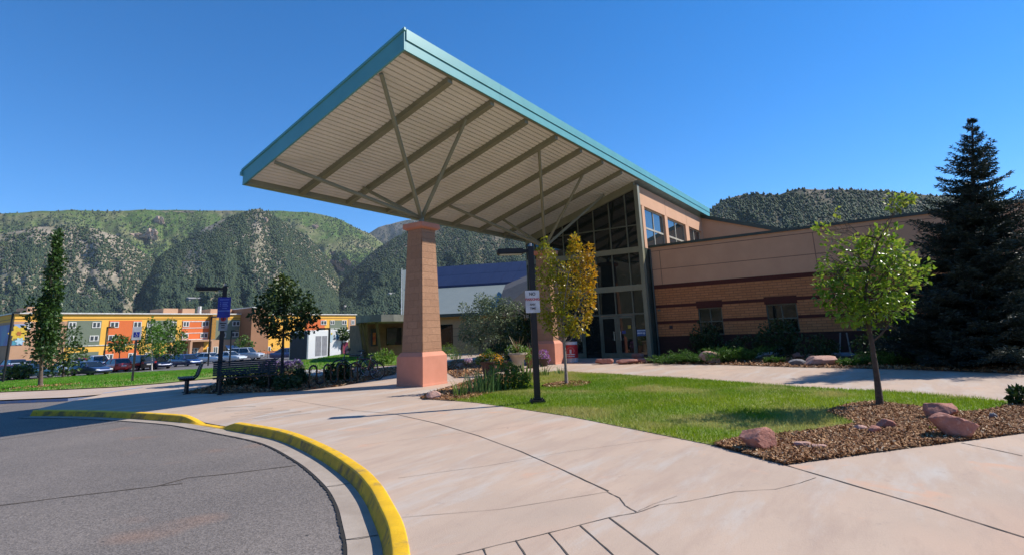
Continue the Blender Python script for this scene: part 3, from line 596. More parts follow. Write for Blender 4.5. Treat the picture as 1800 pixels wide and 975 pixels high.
for a, b in zip(vv[:-1], vv[1:]):
    for z0, z1 in ((5.07, None), (3.38, 4.82), (2.13, 3.12)):
        m = MB(); q0 = zt(a)-.1 if z1 is None else z1; q1 = zt(b)-.1 if z1 is None else z1
        m.prism([(WU+.0, a+.02, z0), (WU+.0, b-.02, z0), (WU+.0, b-.02, q1), (WU+.0, a+.02, q0)], (.02, 0, 0)); bp(m, 'glass_pane', m_gl)
    if a > 8.99 and not (11.1 < a < 12.0):                                              # doors
        m = MB(); y0, y1 = a+.03, b-.03; x = WU-.03
        for r in ((y0, y0+.10, gz0, 2.05), (y1-.10, y1, gz0, 2.05), (y0+.10, y1-.10, gz0, gz0+.24), (y0+.10, y1-.10, 1.93, 2.05)): m.box((x, r[0], r[2]), (x+.06, r[1], r[3]))
        dr = bp(m, 'door', m_frame); m = MB(); m.box((x+.02, y0+.09, gz0+.23), (x+.035, y1-.09, 1.94)); m.build('pane', m_gl, dr)
        m = MB(); hy_ = y1-.13 if int(round(a*10)) % 2 else y0+.13; m.tube([(x-.06, hy_, .95), (x-.06, hy_, 1.35)], .015, 6); m.box((x-.06, hy_-.01, .97), (x, hy_+.01, .99)); m.box((x-.06, hy_-.01, 1.31), (x, hy_+.01, 1.33)); m.build('handle', M('steel', (.4, .4, .4), .3, metal=1.), dr)
        if 9.4 < a < 9.6:
            m = MB(); m.box((x+.012, 9.72, 1.46), (x+.018, 9.86, 1.60)); m.build('notice', M('yellow notice', (.55, .38, .04), .6), dr)
            m = MB(); m.box((x+.012, 9.98, 1.24), (x+.018, 10.16, 1.37)); m.build('notice', M('blue notice', (.05, .08, .3), .6), dr)
    else:
        m = MB(); m.box((WU, a+.03, gz0), (WU+.02, b-.03, 2.06)); pn = bp(m, 'glass_pane', m_gl)
        if a < 9.1:
            m = MB(); m.box((WU-.006, 9.04, 1.12), (WU-.002, 9.46, 1.40)); m.box((WU-.008, 9.06, 1.33), (WU-.006, 9.44, 1.375), 1); m.box((WU-.008, 9.20, 1.21), (WU-.006, 9.44, 1.28), 1); m.tube([(WU-.008, 9.13, 1.235), (WU-.006, 9.13, 1.235)], .05, 12, 1)
            m.build('notice', [M('blue poster', (.03, .12, .35), .5), M('pale print', (.55, .68, .8), .6)], pn)
m = MB(); m.box((WU-.2, 8.99, .05), (WU+.06, V1, gz0)); bp(m, 'threshold', m_gut)
# clerestory
CV = 8.95; UEND = 34.3
m = MB(); m.box((WU+.11, CV, 7.10), (UEND, CV+.25, 8.0)); 
for u in (27.5, 31.1): m.box((u-.004+.0, CV-.004, 7.12), (u+.008, CV-.001, 7.98), 1)
bp(m, 'clerestory_wall', [m_pstuc, m_sj])
pil = [(WU+.62, 24.45), (27.32, 27.74), (30.84, 31.45), (34.0, UEND)]
for a, b in pil: m = MB(); m.box((a, CV+.004, 4.95), (b, CV+.3, 7.10)); bp(m, 'pilaster', m_pstuc)
m = MB(); m.box((WU+.11, CV+.05, 4.95), (WU+.62, CV+.2, 7.10)); bp(m, 'glass_pane', m_gl)
for a, b in zip([p[1] for p in pil[:-1]], [p[0] for p in pil[1:]]):
    m = MB(); c = (a+b)/2; y = CV+.12
    for x0, x1, z0, z1 in ((a, a+.05, 4.95, 7.1), (b-.05, b, 4.95, 7.1), (a+.05, b-.05, 7.04, 7.1), (c-.035, c+.035, 4.95, 7.04)): m.box((x0, y, z0), (x1, y+.08, z1))
    m.box((a+.05, y, 6.06), (c-.035, y+.08, 6.15)); m.box((c+.035, y, 6.06), (b-.05, y+.08, 6.15))
    f = bp(m, 'clerestory_window', M('tan window frame', (.46, .42, .33), .5))
    m = MB(); m.box((a+.04, y+.03, 4.95), (b-.04, y+.05, 7.06)); m.build('pane', m_gls, f)
# end gable wall behind
zg = lambda v: 8.0-(8.95-v)*.335
m = MB(); m.prism([(UEND+.02, CV, 4.9), (UEND+.02, 1.0, 4.9), (UEND+.02, 1.0, zg(1.0)), (UEND+.02, CV, zg(CV))], (.3, 0, 0)); bp(m, 'gable_wall', m_pstuc)
m = MB(); m.prism([(UEND-.12, CV, zg(CV)), (UEND-.12, 0.8, zg(.8)), (UEND-.12, .8, zg(.8)+.22), (UEND-.12, CV, zg(CV)+.22)], (12, 0, 0)); bp(m, 'gable_roof', m_cop)
# left wall under the big roof
m = MB(); m.box((WU+.12, V1-.05, 0), (UE-.2, V1+.12, zb(VL)+.1)); bp(m, 'side_wall', m_pstuc)
m = MB(); m.box((UE-.25, CV, 0), (UE-.2, V1, 6)); bp(m, 'rear_wall', m_pstuc)
# ================================================================ REAR WING WITH SOLAR ROOF
e0 = hd(772, 552, 44); wa = rad(112); wd = np.array([math.cos(wa), math.sin(wa)]); wn = np.array([wd[1], -wd[0]])
if wn @ e0[:2] < 0: wn = -wn                                # into the distance
ez = e0[2]
def wp(s, d, z): return (e0[0]+wd[0]*s+wn[0]*d, e0[1]+wd[1]*s+wn[1]*d, z)
wing = thing('rear_wing', 'long low wing with grey metal roof and blue solar panels behind the shrubs', 'building', (e0[0], e0[1], .15))
def wpart(mb, name, mat, **k): o = mb.build(name, mat, wing, **k); o.matrix_parent_inverse = Matrix.Translation(-Vector(wing.location)); return o
m_wwall = M('wing stucco', (.56, .36, .19), .85, (.5, .32, .17), 1.5)
SL, SR, RD = 3.5, -11, 12.2; rz = ez+5.25
def _px(P):
    q = np.array(P)-O3; return PCX+FPX*(q@_r)/(q@_f)
SL = 0.
while _px(wp(SL, 0, ez)) > 709: SL += .1
SLr = SL
while _px(wp(SLr, RD, rz)) > 709: SLr += .1
m = MB(); m.prism([wp(SL-.6, .6, -.1), wp(SR, .6, -.1), wp(SR, .6, ez), wp(SL-.6, .6, ez)], np.append(wn*.3, 0)); 
for z in (1.35, 1.95): m.prism([wp(SL-.6, .594, z), wp(SR, .594, z), wp(SR, .594, z+.03), wp(SL-.6, .594, z+.03)], np.append(wn*.004, 0), 1)
wpart(m, 'front_wall', [m_wwall, m_sj])
m = MB(); m.prism([wp(SL-.6, .95, -.1), wp(SL-.6, RD*.5, -.1), wp(SL-.6, RD*.5, ez), wp(SL-.6, .95, ez)], np.append(-wd*.3, 0)); wpart(m, 'end_wall', m_wwall)
m_gmet = M('grey standing seam', (.20, .225, .205), .6, (.18, .205, .19), 1.2)
m = MB(); m.prism([wp(SL, 0, ez), wp(SLr, RD, rz), wp(SR, RD, rz), wp(SR, 0, ez)], (0, 0, -.15)); wpart(m, 'roof', m_gmet)
m = MB(); m.prism([wp(SLr, RD+.01, rz), wp(SLr, RD*1.9, ez), wp(SLr, RD*1.9, ez-.15), wp(SLr, RD+.01, rz-.15)], np.append(wd*(SR-SLr), 0)); wpart(m, 'rear_roof', m_gmet)
m = MB(); m.prism([wp(SL+.05, -.12, ez-.22), wp(SR, -.12, ez-.22), wp(SR, -.12, ez+.02), wp(SL+.05, -.12, ez+.02)], np.append(wn*.1, 0)); wpart(m, 'eave_gutter', m_cop)
m = MB(); m.prism([wp(SL+.02, -.05, ez-.3), wp(SLr+.02, RD, rz-.25), wp(SLr+.02, RD, rz+.15), wp(SL+.02, -.05, ez+.12)], np.append(wd*.1, 0)); wpart(m, 'rake_board', M('pale trim', (.42, .43, .41), .6))
m_pv = M('solar cell blue', (.013, .019, .052), .5, (.017, .024, .062), 1., spec=.25); m_pvf = M('solar edge', (.02, .03, .10), .4)
sr = (rz-ez)/RD
for i in range(15):
    for j in range(2):
        s0 = SL+(SLr-SL)*.5-.35-i*1.12; d0 = RD*.5+j*2.95; m = MB(); nz = .12
        q = [wp(s0, d0, ez+sr*d0+nz), wp(s0-1.10, d0, ez+sr*d0+nz), wp(s0-1.10, d0+2.9, ez+sr*(d0+2.9)+nz), wp(s0, d0+2.9, ez+sr*(d0+2.9)+nz)]
        m.prism(q, (0, 0, .04)); wpart(m, 'solar_panel', m_pv)
m = MB(); m.prism([wp(SL+1, RD*.5-.06, ez+sr*RD*.5-.05), wp(SL-11.5, RD*.5-.06, ez+sr*RD*.5-.05), wp(SL-11.5, RD*.5-.06, ez+sr*RD*.5+.14), wp(SL+1, RD*.5-.06, ez+sr*RD*.5+.14)], np.append(wn*.05, 0)); wpart(m, 'panel_rail', m_pvf)
for s0 in (1.9, .1):
    m = MB(); m.prism([wp(s0, .56, .6), wp(s0-1.0, .56, .6), wp(s0-1.0, .56, 2.3), wp(s0, .56, 2.3)], np.append(wn*.03, 0)); wpart(m, 'window', m_wgl)
# linking gable between wing and entrance (dark brown roof slope)
a = hd(888, 508, 33); b = hd(934, 490, 30)
m_bmet = M('brown metal roof', (.115, .092, .07), .7)
m_hbw = M('shaded brown stucco', (.20, .12, .07), .85)  # shadow of the main roof put into this wall colour
lk = thing('link_roof', 'brown pitched roof joining the rear wing to the glass entrance', 'roof', (24.2, 16, 0))
m = MB(); A = hd(884, 510, 43); B = hd(962, 478, 40); m.prism([A, B, hd(965, 562, 36), hd(870, 553, 38)], (3.5, 2.2, .8)); o = m.build('roof_slope', m_bmet, lk); o.matrix_parent_inverse = Matrix.Translation(-Vector(lk.location))
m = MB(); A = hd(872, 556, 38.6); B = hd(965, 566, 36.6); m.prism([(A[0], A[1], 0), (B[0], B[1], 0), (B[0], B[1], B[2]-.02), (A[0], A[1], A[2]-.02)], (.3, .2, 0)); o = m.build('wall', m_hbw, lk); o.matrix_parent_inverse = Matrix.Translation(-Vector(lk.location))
# ================================================================ ROUND PORCH PAVILION
pv = thing('porch_pavilion', 'shaded pavilion with curved flat porch roof and leaning posts left of the column', 'building', tuple(G(668, 612)))
def ppart(mb, name, mat, **k): o = mb.build(name, mat, pv, **k); o.matrix_parent_inverse = Matrix.Translation(-Vector(pv.location)); return o
DP = 36.; gp = lambda x, y, D=DP: hd(x, y, D)
rim = [gp(626, 566.5, 36.5), gp(634, 567.5, 35.3), gp(650, 568, 34.6), gp(670, 567, 34.4), gp(692, 564, 34.8), gp(716, 559, 36)]
back = [gp(716, 559, 42), gp(626, 567, 43)]
zr = float(np.mean([p[2] for p in rim])); m = MB(); m.prism([(p[0], p[1], zr) for p in rim+back], (0, 0, .42)); ppart(m, 'porch_roof', M('olive grey fascia', (.16, .165, .135), .6))
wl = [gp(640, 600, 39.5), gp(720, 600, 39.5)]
m = MB(); m.prism([(wl[0][0], wl[0][1], -.1), (wl[1][0], wl[1][1], -.1), (wl[1][0], wl[1][1], zr-.01), (wl[0][0], wl[0][1], zr-.01)], (1.2, 3.0, 0)); ppart(m, 'wall', M('shaded tan stucco', (.24, .145, .09), .85))  # the pavilion's shade is put into the stucco colour
def pq(x0, y0, x1, y1, D): 
    A, B = gp(x0, y1, D), gp(x1, y1, D); t = gp(x0, y0, D)[2]; return [(A[0], A[1], A[2]), (B[0], B[1], A[2]), (B[0], B[1], t), (A[0], A[1], t)]
m = MB(); m.prism(pq(653, 577, 664, 608, 39.2), (.05, .12, 0)); f = ppart(m, 'window', M('dark frame', (.04, .035, .03), .6))
m = MB(); m.prism(pq(655.5, 584, 660.5, 605, 39.05), (.03, .06, 0)); m.build("stained_glass", M('amber stained glass', (.55, .22, .04), .25, (.35, .05, .02), 3), f)
m = MB(); m.prism(pq(680, 576, 706, 606, 39.2), (.05, .12, 0)); ppart(m, 'window', m_wgl)
for xa, xb in ((632, 642), (637, 649), (662, 670), (643, 646)):
    m = MB(); A = gp(xa, 576, 35.6); B = gp(xb, 616, 37.2); m.tube([(A[0], A[1], zr), (B[0], B[1], float(T(B[0], B[1])))], .09, 8); ppart(m, 'leaning_post', M('weathered post', (.12, .10, .07), .8))
# ================================================================ HOTEL
HA, HB = hd(27, 551, 119.4), hd(625, 553, 150.); hv = (HB-HA)[:2]; HL = float(np.hypot(*hv)); hv = hv/HL; hn = np.array([hv[1], -hv[0]])
if hn @ HA[:2] > 0: hn = -hn                                 # outwards, to the camera
HT = 7.5; HG = -1.5
def hs(x, y=585): return float((onr(x, y, HA, HB)-HA)[:2] @ hv)
def hz(x, y): return float(onr(x, y, HA, HB)[2])
hot = thing('hotel', 'long three storey hotel in yellow orange and green panels across the parking lot', 'building', (HA[0], HA[1], HG))
HI = Matrix.Translation(-Vector(hot.location))
def hb(mb, s0, s1, z0, z1, d0, d1, m=0):
    c = [(HA[0]+hv[0]*s+hn[0]*d, HA[1]+hv[1]*s+hn[1]*d) for s, d in ((s0, d0), (s1, d0), (s1, d1), (s0, d1))]
    return mb.prism([(p[0], p[1], z0) for p in c], (0, 0, z1-z0), m)
def hp(mb, name, mat, par=None):
    o = mb.build(name, mat, par or hot)
    if par is None: o.matrix_parent_inverse = HI
    return o
m_hy = M('hotel yellow', (.86, .47, .075), .85, (.80, .43, .065), .4); m_ho = M('hotel orange', (.72, .165, .04), .85, (.66, .145, .035), .4)
m_hg = M('hotel sage', (.17, .20, .14), .85, (.15, .18, .125), .4); m_ht = M('hotel tan', (.52, .30, .18), .85, (.46, .26, .15), .5); m_hb_ = M('hotel brown', (.34, .17, .085), .85, (.3, .15, .075), .4)
m_hw = M('hotel white trim', (.75, .73, .66), .6); m_hgl = glassmat('hotel glass', (.06, .075, .085), 1.6, .08, 0); m_gold = M('hotel gold', (.42, .21, .03), .7); m_hred = M('terracotta wall', (.52, .17, .075), .85)
hb_ = MB(); hb(hb_, 0, HL, HG, HT, -18, 0); hp(hb_, 'wall', m_hy)
q = MB(); hb(q, -.25, HL+.25, HT, HT+.22, -18.2, .3); hp(q, 'parapet_cap', m_hw)
q = MB(); hb(q, -.05, HL+.05, HT-.85, HT-.75, -18, .06); hp(q, 'cornice', m_gold)
q = MB(); hb(q, -.02, hs(116), HG, HT-1.2, -17.9, .05); hp(q, 'tan_wall', m_ht)
q = MB(); hb(q, hs(612), HL+.03, HG, HT-1.0, -17.9, .05); hp(q, 'tan_wall', m_ht)
Z3, Z2, Z1 = (hz(200, 575.3), hz(200, 564.8)), (hz(200, 598), hz(200, 588)), (hz(200, 632), hz(200, 621))
def panel(x0, x1, z0, z1, mat, name, d=.07): q = MB(); hb(q, hs(x0), hs(x1), z0, z1, -.1, d); return hp(q, name, mat)
ZP0, ZP1 = hz(200, 604.5), hz(200, 562.5)
panel(116.5, 176.5, ZP0, ZP1, m_hg, 'green_panel'); panel(190, 247.5, ZP0, ZP1, m_ho, 'orange_panel'); panel(257, 309, ZP0, ZP1, m_hg, 'green_panel')
panel(319, 366, ZP0+.2, ZP1, m_ho, 'orange_panel'); panel(373.5, 420, ZP0+.2, ZP1, m_hg, 'green_panel'); panel(535, 570, ZP0+1, ZP1, m_ho, 'orange_panel'); panel(579, 609, ZP0+1.2, ZP1-.2, m_hg, 'green_panel')
panel(128, 177, HG, hz(150, 618), m_hg, 'green_panel'); panel(186, 247, HG, hz(200, 614), m_ho, 'orange_panel'); panel(372, 440, HG, hz(400, 596), m_ht, 'tan_wall', .5); panel(300, 325, HG, hz(310, 606), m_ht, 'tan_wall', .4)
q = MB(); hb(q, hs(117), hs(247), ZP0-.14, ZP0, -.1, .12); hb(q, hs(319), hs(366), hz(340, 576.2), hz(340, 575), -.1, .12); hb(q, hs(319), hs(366), hz(340, 565), hz(340, 563.5), -.1, .12); hb(q, hs(319), hs(366), hz(340, 585), hz(340, 583.8), -.1, .12); hb(q, hs(319), hs(366), hz(340, 596.5), hz(340, 595), -.1, .12)
hb(q, hs(579), hs(610), hz(590, 578), hz(590, 576.5), -.1, .12); hb(q, hs(579), hs(610), hz(590, 590), hz(590, 588.5), -.1, .12); hp(q, 'trim_band', m_hw)
def hwin(x0, x1, z, d=.07):
    s0, s1 = hs(x0), hs(x1); q = MB(); hb(q, s0, s1, z[0], z[1], 0, d+.07); f = hp(q, 'window', m_hw)
    q = MB(); w_ = (s1-s0)/2
    for k in (0, 1): hb(q, s0+.14+k*(w_-.05), s0+k*(w_-.05)+w_-.09, z[0]+.14, z[1]-.14, .05, d+.08)
    hp(q, 'pane', m_hgl, f)
for a, b in ((118, 132), (160, 175), (191.5, 207), (232.5, 247), (257, 266), (298, 308), (320, 331), (353, 365.5), (387, 397), (407, 420), (563, 573), (580, 587), (600, 608.5), (616.5, 622.5), (22+20, 52)): hwin(a, b, Z3)
for a, b in ((121, 131), (158, 174), (190.5, 206), (231.5, 246), (257, 265), (297, 307), (320, 331), (352, 365), (387, 397), (406, 419), (563, 573), (580, 587), (600, 608.5), (616.5, 622.5)): hwin(a, b, Z2)
for a, b in ((189, 203), (229, 243), (258, 268), (575, 584)): hwin(a, b, Z1)
q = MB(); hb(q, hs(366.5), hs(373.5), hz(370, 595), HT-.1, -.5, 1.2); hp(q, 'gold_fin', m_gold)
q = MB(); hb(q, hs(421), hs(452), HG, HT+1.2, -14, 4.5); tw = hp(q, 'tower', m_hb_)
q = MB(); hb(q, hs(420.5), hs(452.5), HT+1.2, HT+1.4, -14, 4.6); hp(q, 'tower_cap', m_hw)
for a, b in ((62-10, 74), (296, 322), (330, 352), (380, 418), (540, 556)):
    q = MB(); hb(q, hs(a), hs(b), HT+.22, HT+.22+(1.1 if a < 400 else .7), -9, -3); hp(q, 'roof_house', m_ht)
q = MB(); hb(q, hs(365), hs(368), HT+.2, HT+1.9, -5, -4); hp(q, 'chimney', m_hw)
# entrance porch recess, ground floor windows, awning, retaining wall, mural
q = MB(); hb(q, hs(323), hs(362), hz(340, 600), hz(340, 597), -.1, 3.2); hb(q, hs(322), hs(326), HG, hz(340, 600), 2.4, 3.2); hb(q, hs(359), hs(363), HG, hz(340, 600), 2.4, 3.2); hp(q, 'porch', m_ht)
q = MB(); hb(q, hs(326), hs(359), HG, hz(340, 600.3), .0, .12); hp(q, 'porch_back', m_hb_)
q = MB(); hb(q, hs(330), hs(350), HG, hz(340, 611), .1, .2); d_ = hp(q, 'entrance_door', m_hw)
q = MB()
for k in range(3): s0 = hs(330)+.2+k*(hs(350)-hs(330)-.2)/3; hb(q, s0, s0+(hs(350)-hs(330))/3-.35, HG+.2, hz(340, 617), .15, .22); hb(q, s0, s0+(hs(350)-hs(330))/3-.35, hz(340, 616), hz(340, 612), .15, .22)
hp(q, 'pane', m_hgl, d_)
for a, b in ((364, 383), (396, 414), (455, 475)):
    q = MB(); hb(q, hs(a), hs(b), hz(a, 622.5), hz(a, 609), .3, .58); f = hp(q, 'window', m_hw); q = MB(); n_ = 5
    for k in range(n_): w_ = (hs(b)-hs(a)-.2)/n_; hb(q, hs(a)+.15+k*w_, hs(a)+.02+(k+1)*w_, hz(a, 621.5), hz(a, 610), .5, .6)
    hp(q, 'pane', m_hgl, f)
q = MB(); s0, s1 = hs(395), hs(415); za, zb_ = hz(400, 613), hz(400, 606); P0 = lambda s, d, z: (HA[0]+hv[0]*s+hn[0]*d, HA[1]+hv[1]*s+hn[1]*d, z)
q.prism([P0(s0, .55, zb_), P0(s0, 1.9, za), P0(s0, 1.9, za-.12), P0(s0, .55, zb_-.12)], (hv[0]*(s1-s0), hv[1]*(s1-s0), 0)); hp(q, 'awning', M('pale blue awning', (.42, .55, .68), .8))
mu = MB(); hb(mu, .05, hs(42), hz(30, 606), hz(30, 569), .05, .12)
mr = hp(mu, 'mural', M('mural violet', (.24, .24, .5), .8, (.25, .42, .55), .35)); fl = MB()
def disc(mb, s, z, r, d, m): c = P0(s, d, z); mb.prism([(c[0]+hv[0]*r*math.cos(t)*(1+.25*math.cos(6*t)), c[1]+hv[1]*r*math.cos(t)*(1+.25*math.cos(6*t)), c[2]+r*math.sin(t)*(1+.25*math.cos(6*t))) for t in np.linspace(0, 6.283, 37)[:-1]], (hn[0]*.03, hn[1]*.03, 0), m)
disc(fl, hs(33), hz(33, 585), 1.1, .12, 0); disc(fl, hs(33), hz(33, 585.5), .32, .155, 1); hb(fl, .1, hs(41), hz(30, 605), hz(30, 594), .12, .15, 2); disc(fl, hs(36), hz(33, 599), .5, .155, 3)
hp(fl, 'painted_flower', [M('mural yellow', (.75, .5, .05), .8), M('mural orange', (.5, .16, .04), .8), M('mural teal', (.08, .35, .45), .8), M('mural sky', (.45, .65, .75), .8)], mr)
# end wall mural panel (the shaded end facing the street)
ev = np.array([-hn[0], -hn[1]]); q = MB(); E0 = lambda d, z, o=0: (HA[0]+ev[0]*d-hv[0]*(.06+o), HA[1]+ev[1]*d-hv[1]*(.06+o), z)
q.prism([E0(.6, hz(30, 606)), E0(9, hz(30, 606)), E0(9, hz(30, 569)), E0(.6, hz(30, 569))], (-hv[0]*.08, -hv[1]*.08, 0)); hp(q, 'mural', MATS['mural violet'])
# terracotta retaining wall in front
q = MB(); hb(q, hs(343), hs(520), HG-.2, HG+1.15, 6, 6.4); o = q.build('retaining_wall', m_hred); tag(o, 'low terracotta retaining wall in front of the hotel entrance', 'wall')
# ================================================================ PARKED CARS
m_tyre = M('tyre rubber', (.018, .018, .018), .85); m_rim = M('wheel rim', (.45, .46, .48), .35, metal=.8); m_cgl = glassmat('car glass', (.012, .016, .02), 1.8, .03, 0)
m_head = M('headlamp', (.75, .76, .78), .15); m_tail = M('tail lamp', (.35, .015, .01), .25); m_trim = M('black trim', (.02, .02, .022), .55); m_plate = M('number plate', (.6, .6, .6), .5)
def paint(name, c): 
    m, n, l, b = newmat(name); b.inputs['Base Color'].default_value = (*c, 1); b.inputs['Roughness'].default_value = .28; b.inputs['Coat Weight'].default_value = .8; b.inputs['Coat Roughness'].default_value = .05; b.inputs['Metallic'].default_value = .25; return m
KIND = {  # length, width, height, sill, belt, bonnet height, [cabin x at belt front, roof front, roof rear, belt rear], tail height
 'sedan': (4.7, 1.8, 1.45, .22, .92, .80, (.95, .25, -.95, -1.75), .90), 'hatch': (4.2, 1.76, 1.52, .22, .95, .82, (.95, .30, -1.45, -1.98), .98),
 'suv': (4.7, 1.9, 1.78, .30, 1.08, .98, (1.0, .45, -1.85, -2.2), 1.05), 'pickup': (5.3, 1.95, 1.82, .36, 1.10, 1.02, (1.1, .55, -.75, -.95), 1.06)}
def car(kind, mat, lab, x, y, D, head, name='parked_car', grp='cars parked in the lot before the hotel'):
    L, W, H, sill, belt, bon, cab, tail = KIND[kind]; p = hd(x, y, D); t = thing(name, lab, {'pickup': 'pickup truck', 'suv': 'car'}.get(kind, 'car'), (p[0], p[1], float(T(p[0], p[1]))-.02), rad(head), grp)
    h = L/2; m = MB(); st = [(-h, .42, tail*.8, .86), (-h+.06, .30, tail, .93), (-h+.5, sill, tail+.01, .99), (cab[3], sill, belt, 1.), (0, sill, belt, 1.), (cab[0], sill, (belt+bon)/2+.03, 1.), (h-.55, sill, bon, .985), (h-.12, .28, bon-.12, .9), (h, .36, bon-.3, .80)]
    vs = []
    for sx, z0, z1, ww in st:
        a = W/2*ww; zz = [(a*.9, z0), (a, z0+.12), (a, z1-.16), (a*.94, z1-.02), (a*.80, z1)]; vs += [(sx, q, z) for q, z in zz]+[(sx, -q, z) for q, z in zz[::-1]]
    nn = 10; fs = [(i*nn+j, i*nn+(j+1) % nn, (i+1)*nn+(j+1) % nn, (i+1)*nn+j) for i in range(len(st)-1) for j in range(nn)]+[tuple(range(nn-1, -1, -1)), tuple((len(st)-1)*nn+j for j in range(nn))]
    m.add(vs, fs)
    if kind == 'pickup': m.box((-h+.08, -W/2*.9, belt-.03), (cab[3]-.1, -W/2*.82, belt+.12)); m.box((-h+.08, W/2*.82, belt-.03), (cab[3]-.1, W/2*.9, belt+.12))
    o = m.build('body', mat, t); smooth_by_angle(o, 50)
    a, r = W/2*.93, W/2*.74; c0, c1, c2, c3 = cab; zt_ = H
    m = MB(); B = [(c0, a, belt-.01), (c0, -a, belt-.01), (c3, -a, belt-.01), (c3, a, belt-.01)]; R = [(c1, r, zt_-.07), (c1, -r, zt_-.07), (c2, -r, zt_-.07), (c2, r, zt_-.07)]
    m.add(B+R, [(0, 1, 5, 4), (1, 2, 6, 5), (2, 3, 7, 6), (3, 0, 4, 7)]); m.build('window', m_cgl, t)
    m = MB(); e = .03; m.add([(c1+e, r+e, zt_-.075), (c1+e, -r-e, zt_-.075), (c2-e, -r-e, zt_-.075), (c2-e, r+e, zt_-.075), (c1-.12, r-.1, zt_), (c1-.12, -r+.1, zt_), (c2+.12, -r+.1, zt_), (c2+.12, r-.1, zt_)], [(0, 1, 2, 3), (4, 7, 6, 5), (0, 4, 5, 1), (1, 5, 6, 2), (2, 6, 7, 3), (3, 7, 4, 0)])
    pm = (c1+c2)/2
    for sgn in (1, -1):
        for (xa, xb) in ((c0, c1), (c3, c2), (pm+.05, pm+.02)): m.beam((xa, sgn*a*1.005, belt), (xb, sgn*r*1.01, zt_-.06), .07, .05)
    o = m.build('roof', mat, t); smooth_by_angle(o, 45)
    wr = .34 if kind in ('suv', 'pickup') else .31
    for wx in (h-.88, -h+.85):
        for sgn in (1, -1):
            m = MB(); y0 = sgn*(W/2-.19); pr = [(wr*.55, -.1), (wr*.92, -.11), (wr, -.07), (wr, .07), (wr*.92, .11), (wr*.55, .1)]
            vs = [(wx+q*math.cos(k_), y0+z, wr+q*math.sin(k_)) for q, z in pr for k_ in np.linspace(0, 6.283, 19)[:-1]]; nq = 18
            m.add(vs, [(i*nq+j, i*nq+(j+1) % nq, (i+1)*nq+(j+1) % nq, (i+1)*nq+j) for i in range(5) for j in range(nq)]+[tuple(range(nq)), tuple(5*nq+j for j in range(nq))]); wh = m.build('wheel', m_tyre, t)
            m = MB(); m.tube([(wx, y0+sgn*.07, wr), (wx, y0+sgn*.125, wr)], wr*.62, 14); m.build('rim', m_rim, wh)
            m = MB(); m.tube([(wx, sgn*(W/2-.24), wr+.02), (wx, sgn*(W/2+.004), wr+.02)], wr+.07, 18); m.build('wheel_arch', m_trim, t) if False else None
    for sgn in (1, -1):
        m = MB(); m.box((h-.2, sgn*W*.36-.17, bon-.30), (h-.02, sgn*W*.36+.17, bon-.14)); m.build('headlight', m_head, t, bevel=.03)
        m = MB(); m.box((-h-.005, sgn*W*.38-.13, tail-.3), (-h+.12, sgn*W*.38+.13, tail-.06)); m.build('tail_light', m_tail, t, bevel=.02)
        m = MB(); m.box((c0-.25, sgn*(a+.02)-.0, belt-.02), (c0-.08, sgn*(a+.2), belt+.12)); m.build('mirror', mat, t, bevel=.02)
    m = MB(); m.box((h-.09, -W*.22, .42), (h+.006, W*.22, bon-.34)); m.build('grille', m_trim, t)
    m = MB(); m.box((-h-.012, -.26, .62), (-h+.02, .26, .75)); m.build('number_plate', m_plate, t)
    return t
pm = {k: paint(k+' paint', c) for k, c in dict(maroon=(.16, .012, .02), navy=(.012, .022, .07), white=(.72, .74, .76), teal=(.015, .06, .10), silver=(.42, .45, .48), red=(.33, .014, .016), black=(.012, .012, .016), blue=(.02, .05, .17), green=(.05, .10, .08), pale=(.45, .52, .50), pearl=(.62, .66, .68), slate=(.09, .11, .14), cobalt=(.03, .05, .13)).items()}
pm['red2'] = paint('tail red paint', (.45, .03, .03))
for kd, pc, lab, x, D, hd_az in (
 ('sedan', 'maroon', 'dark maroon sedan at the left edge of the lot', 4, 56, 95), ('suv', 'navy', 'navy blue suv behind the dark maroon sedan', 20, 68, 95), ('sedan', 'pearl', 'pearl white sedan between two navy cars at far left', 33, 62, 268),
 ('hatch', 'navy', 'navy blue hatchback parked behind the columnar tree trunk', 48, 70, 268), ('sedan', 'teal', 'dark teal sedan just left of the columnar tree trunk', 55, 54, 20), ('sedan', 'silver', 'silver sedan facing the lawn right of the bushy tree', 119, 57, 272),
 ('hatch', 'red', 'bright red hatchback peeking out behind the silver sedan', 137, 70, 265), ('suv', 'slate', 'slate grey tall suv in the back row', 163, 74, 265), ('pickup', 'white', 'white pickup truck behind the cobalt sedan', 171, 66, 270), ('sedan', 'cobalt', 'cobalt blue sedan nearest to the lawn with shining bonnet', 160, 52, 282),
 ('hatch', 'red2', 'red hatchback with its lit red tail toward us', 203, 56, 92), ('suv', 'black', 'black suv behind the blue accessible parking sign', 243, 57, 95), ('sedan', 'navy', 'dark navy sedan under the bright green lot tree', 274, 57, 272),
 ('hatch', 'green', 'dark green hatchback behind the lot trees', 288, 70, 265), ('sedan', 'pale', 'pale grey green sedan between lot tree and blue hatchback', 309, 66, 270), ('hatch', 'blue', 'deep blue hatchback left of the street lamp', 328, 59, 276),
 ('sedan', 'slate', 'slate grey sedan half hidden behind white sedan', 352, 68, 268), ('sedan', 'white', 'white sedan parked left of the lamp post', 368, 63, 290), ('sedan', 'pearl', 'pearl white sedan right of the lamp post', 402, 62, 290), ('suv', 'silver', 'silver suv parked right of the white sedan', 432, 64, 300),
 ('sedan', 'cobalt', 'cobalt blue sedan behind the dark round tree', 507, 66, 330)): car(kd, pm[pc], lab, x, 640, D*(1.42 if x < 480 else 1.2), hd_az, 'parked_truck' if kd == 'pickup' else 'parked_car')
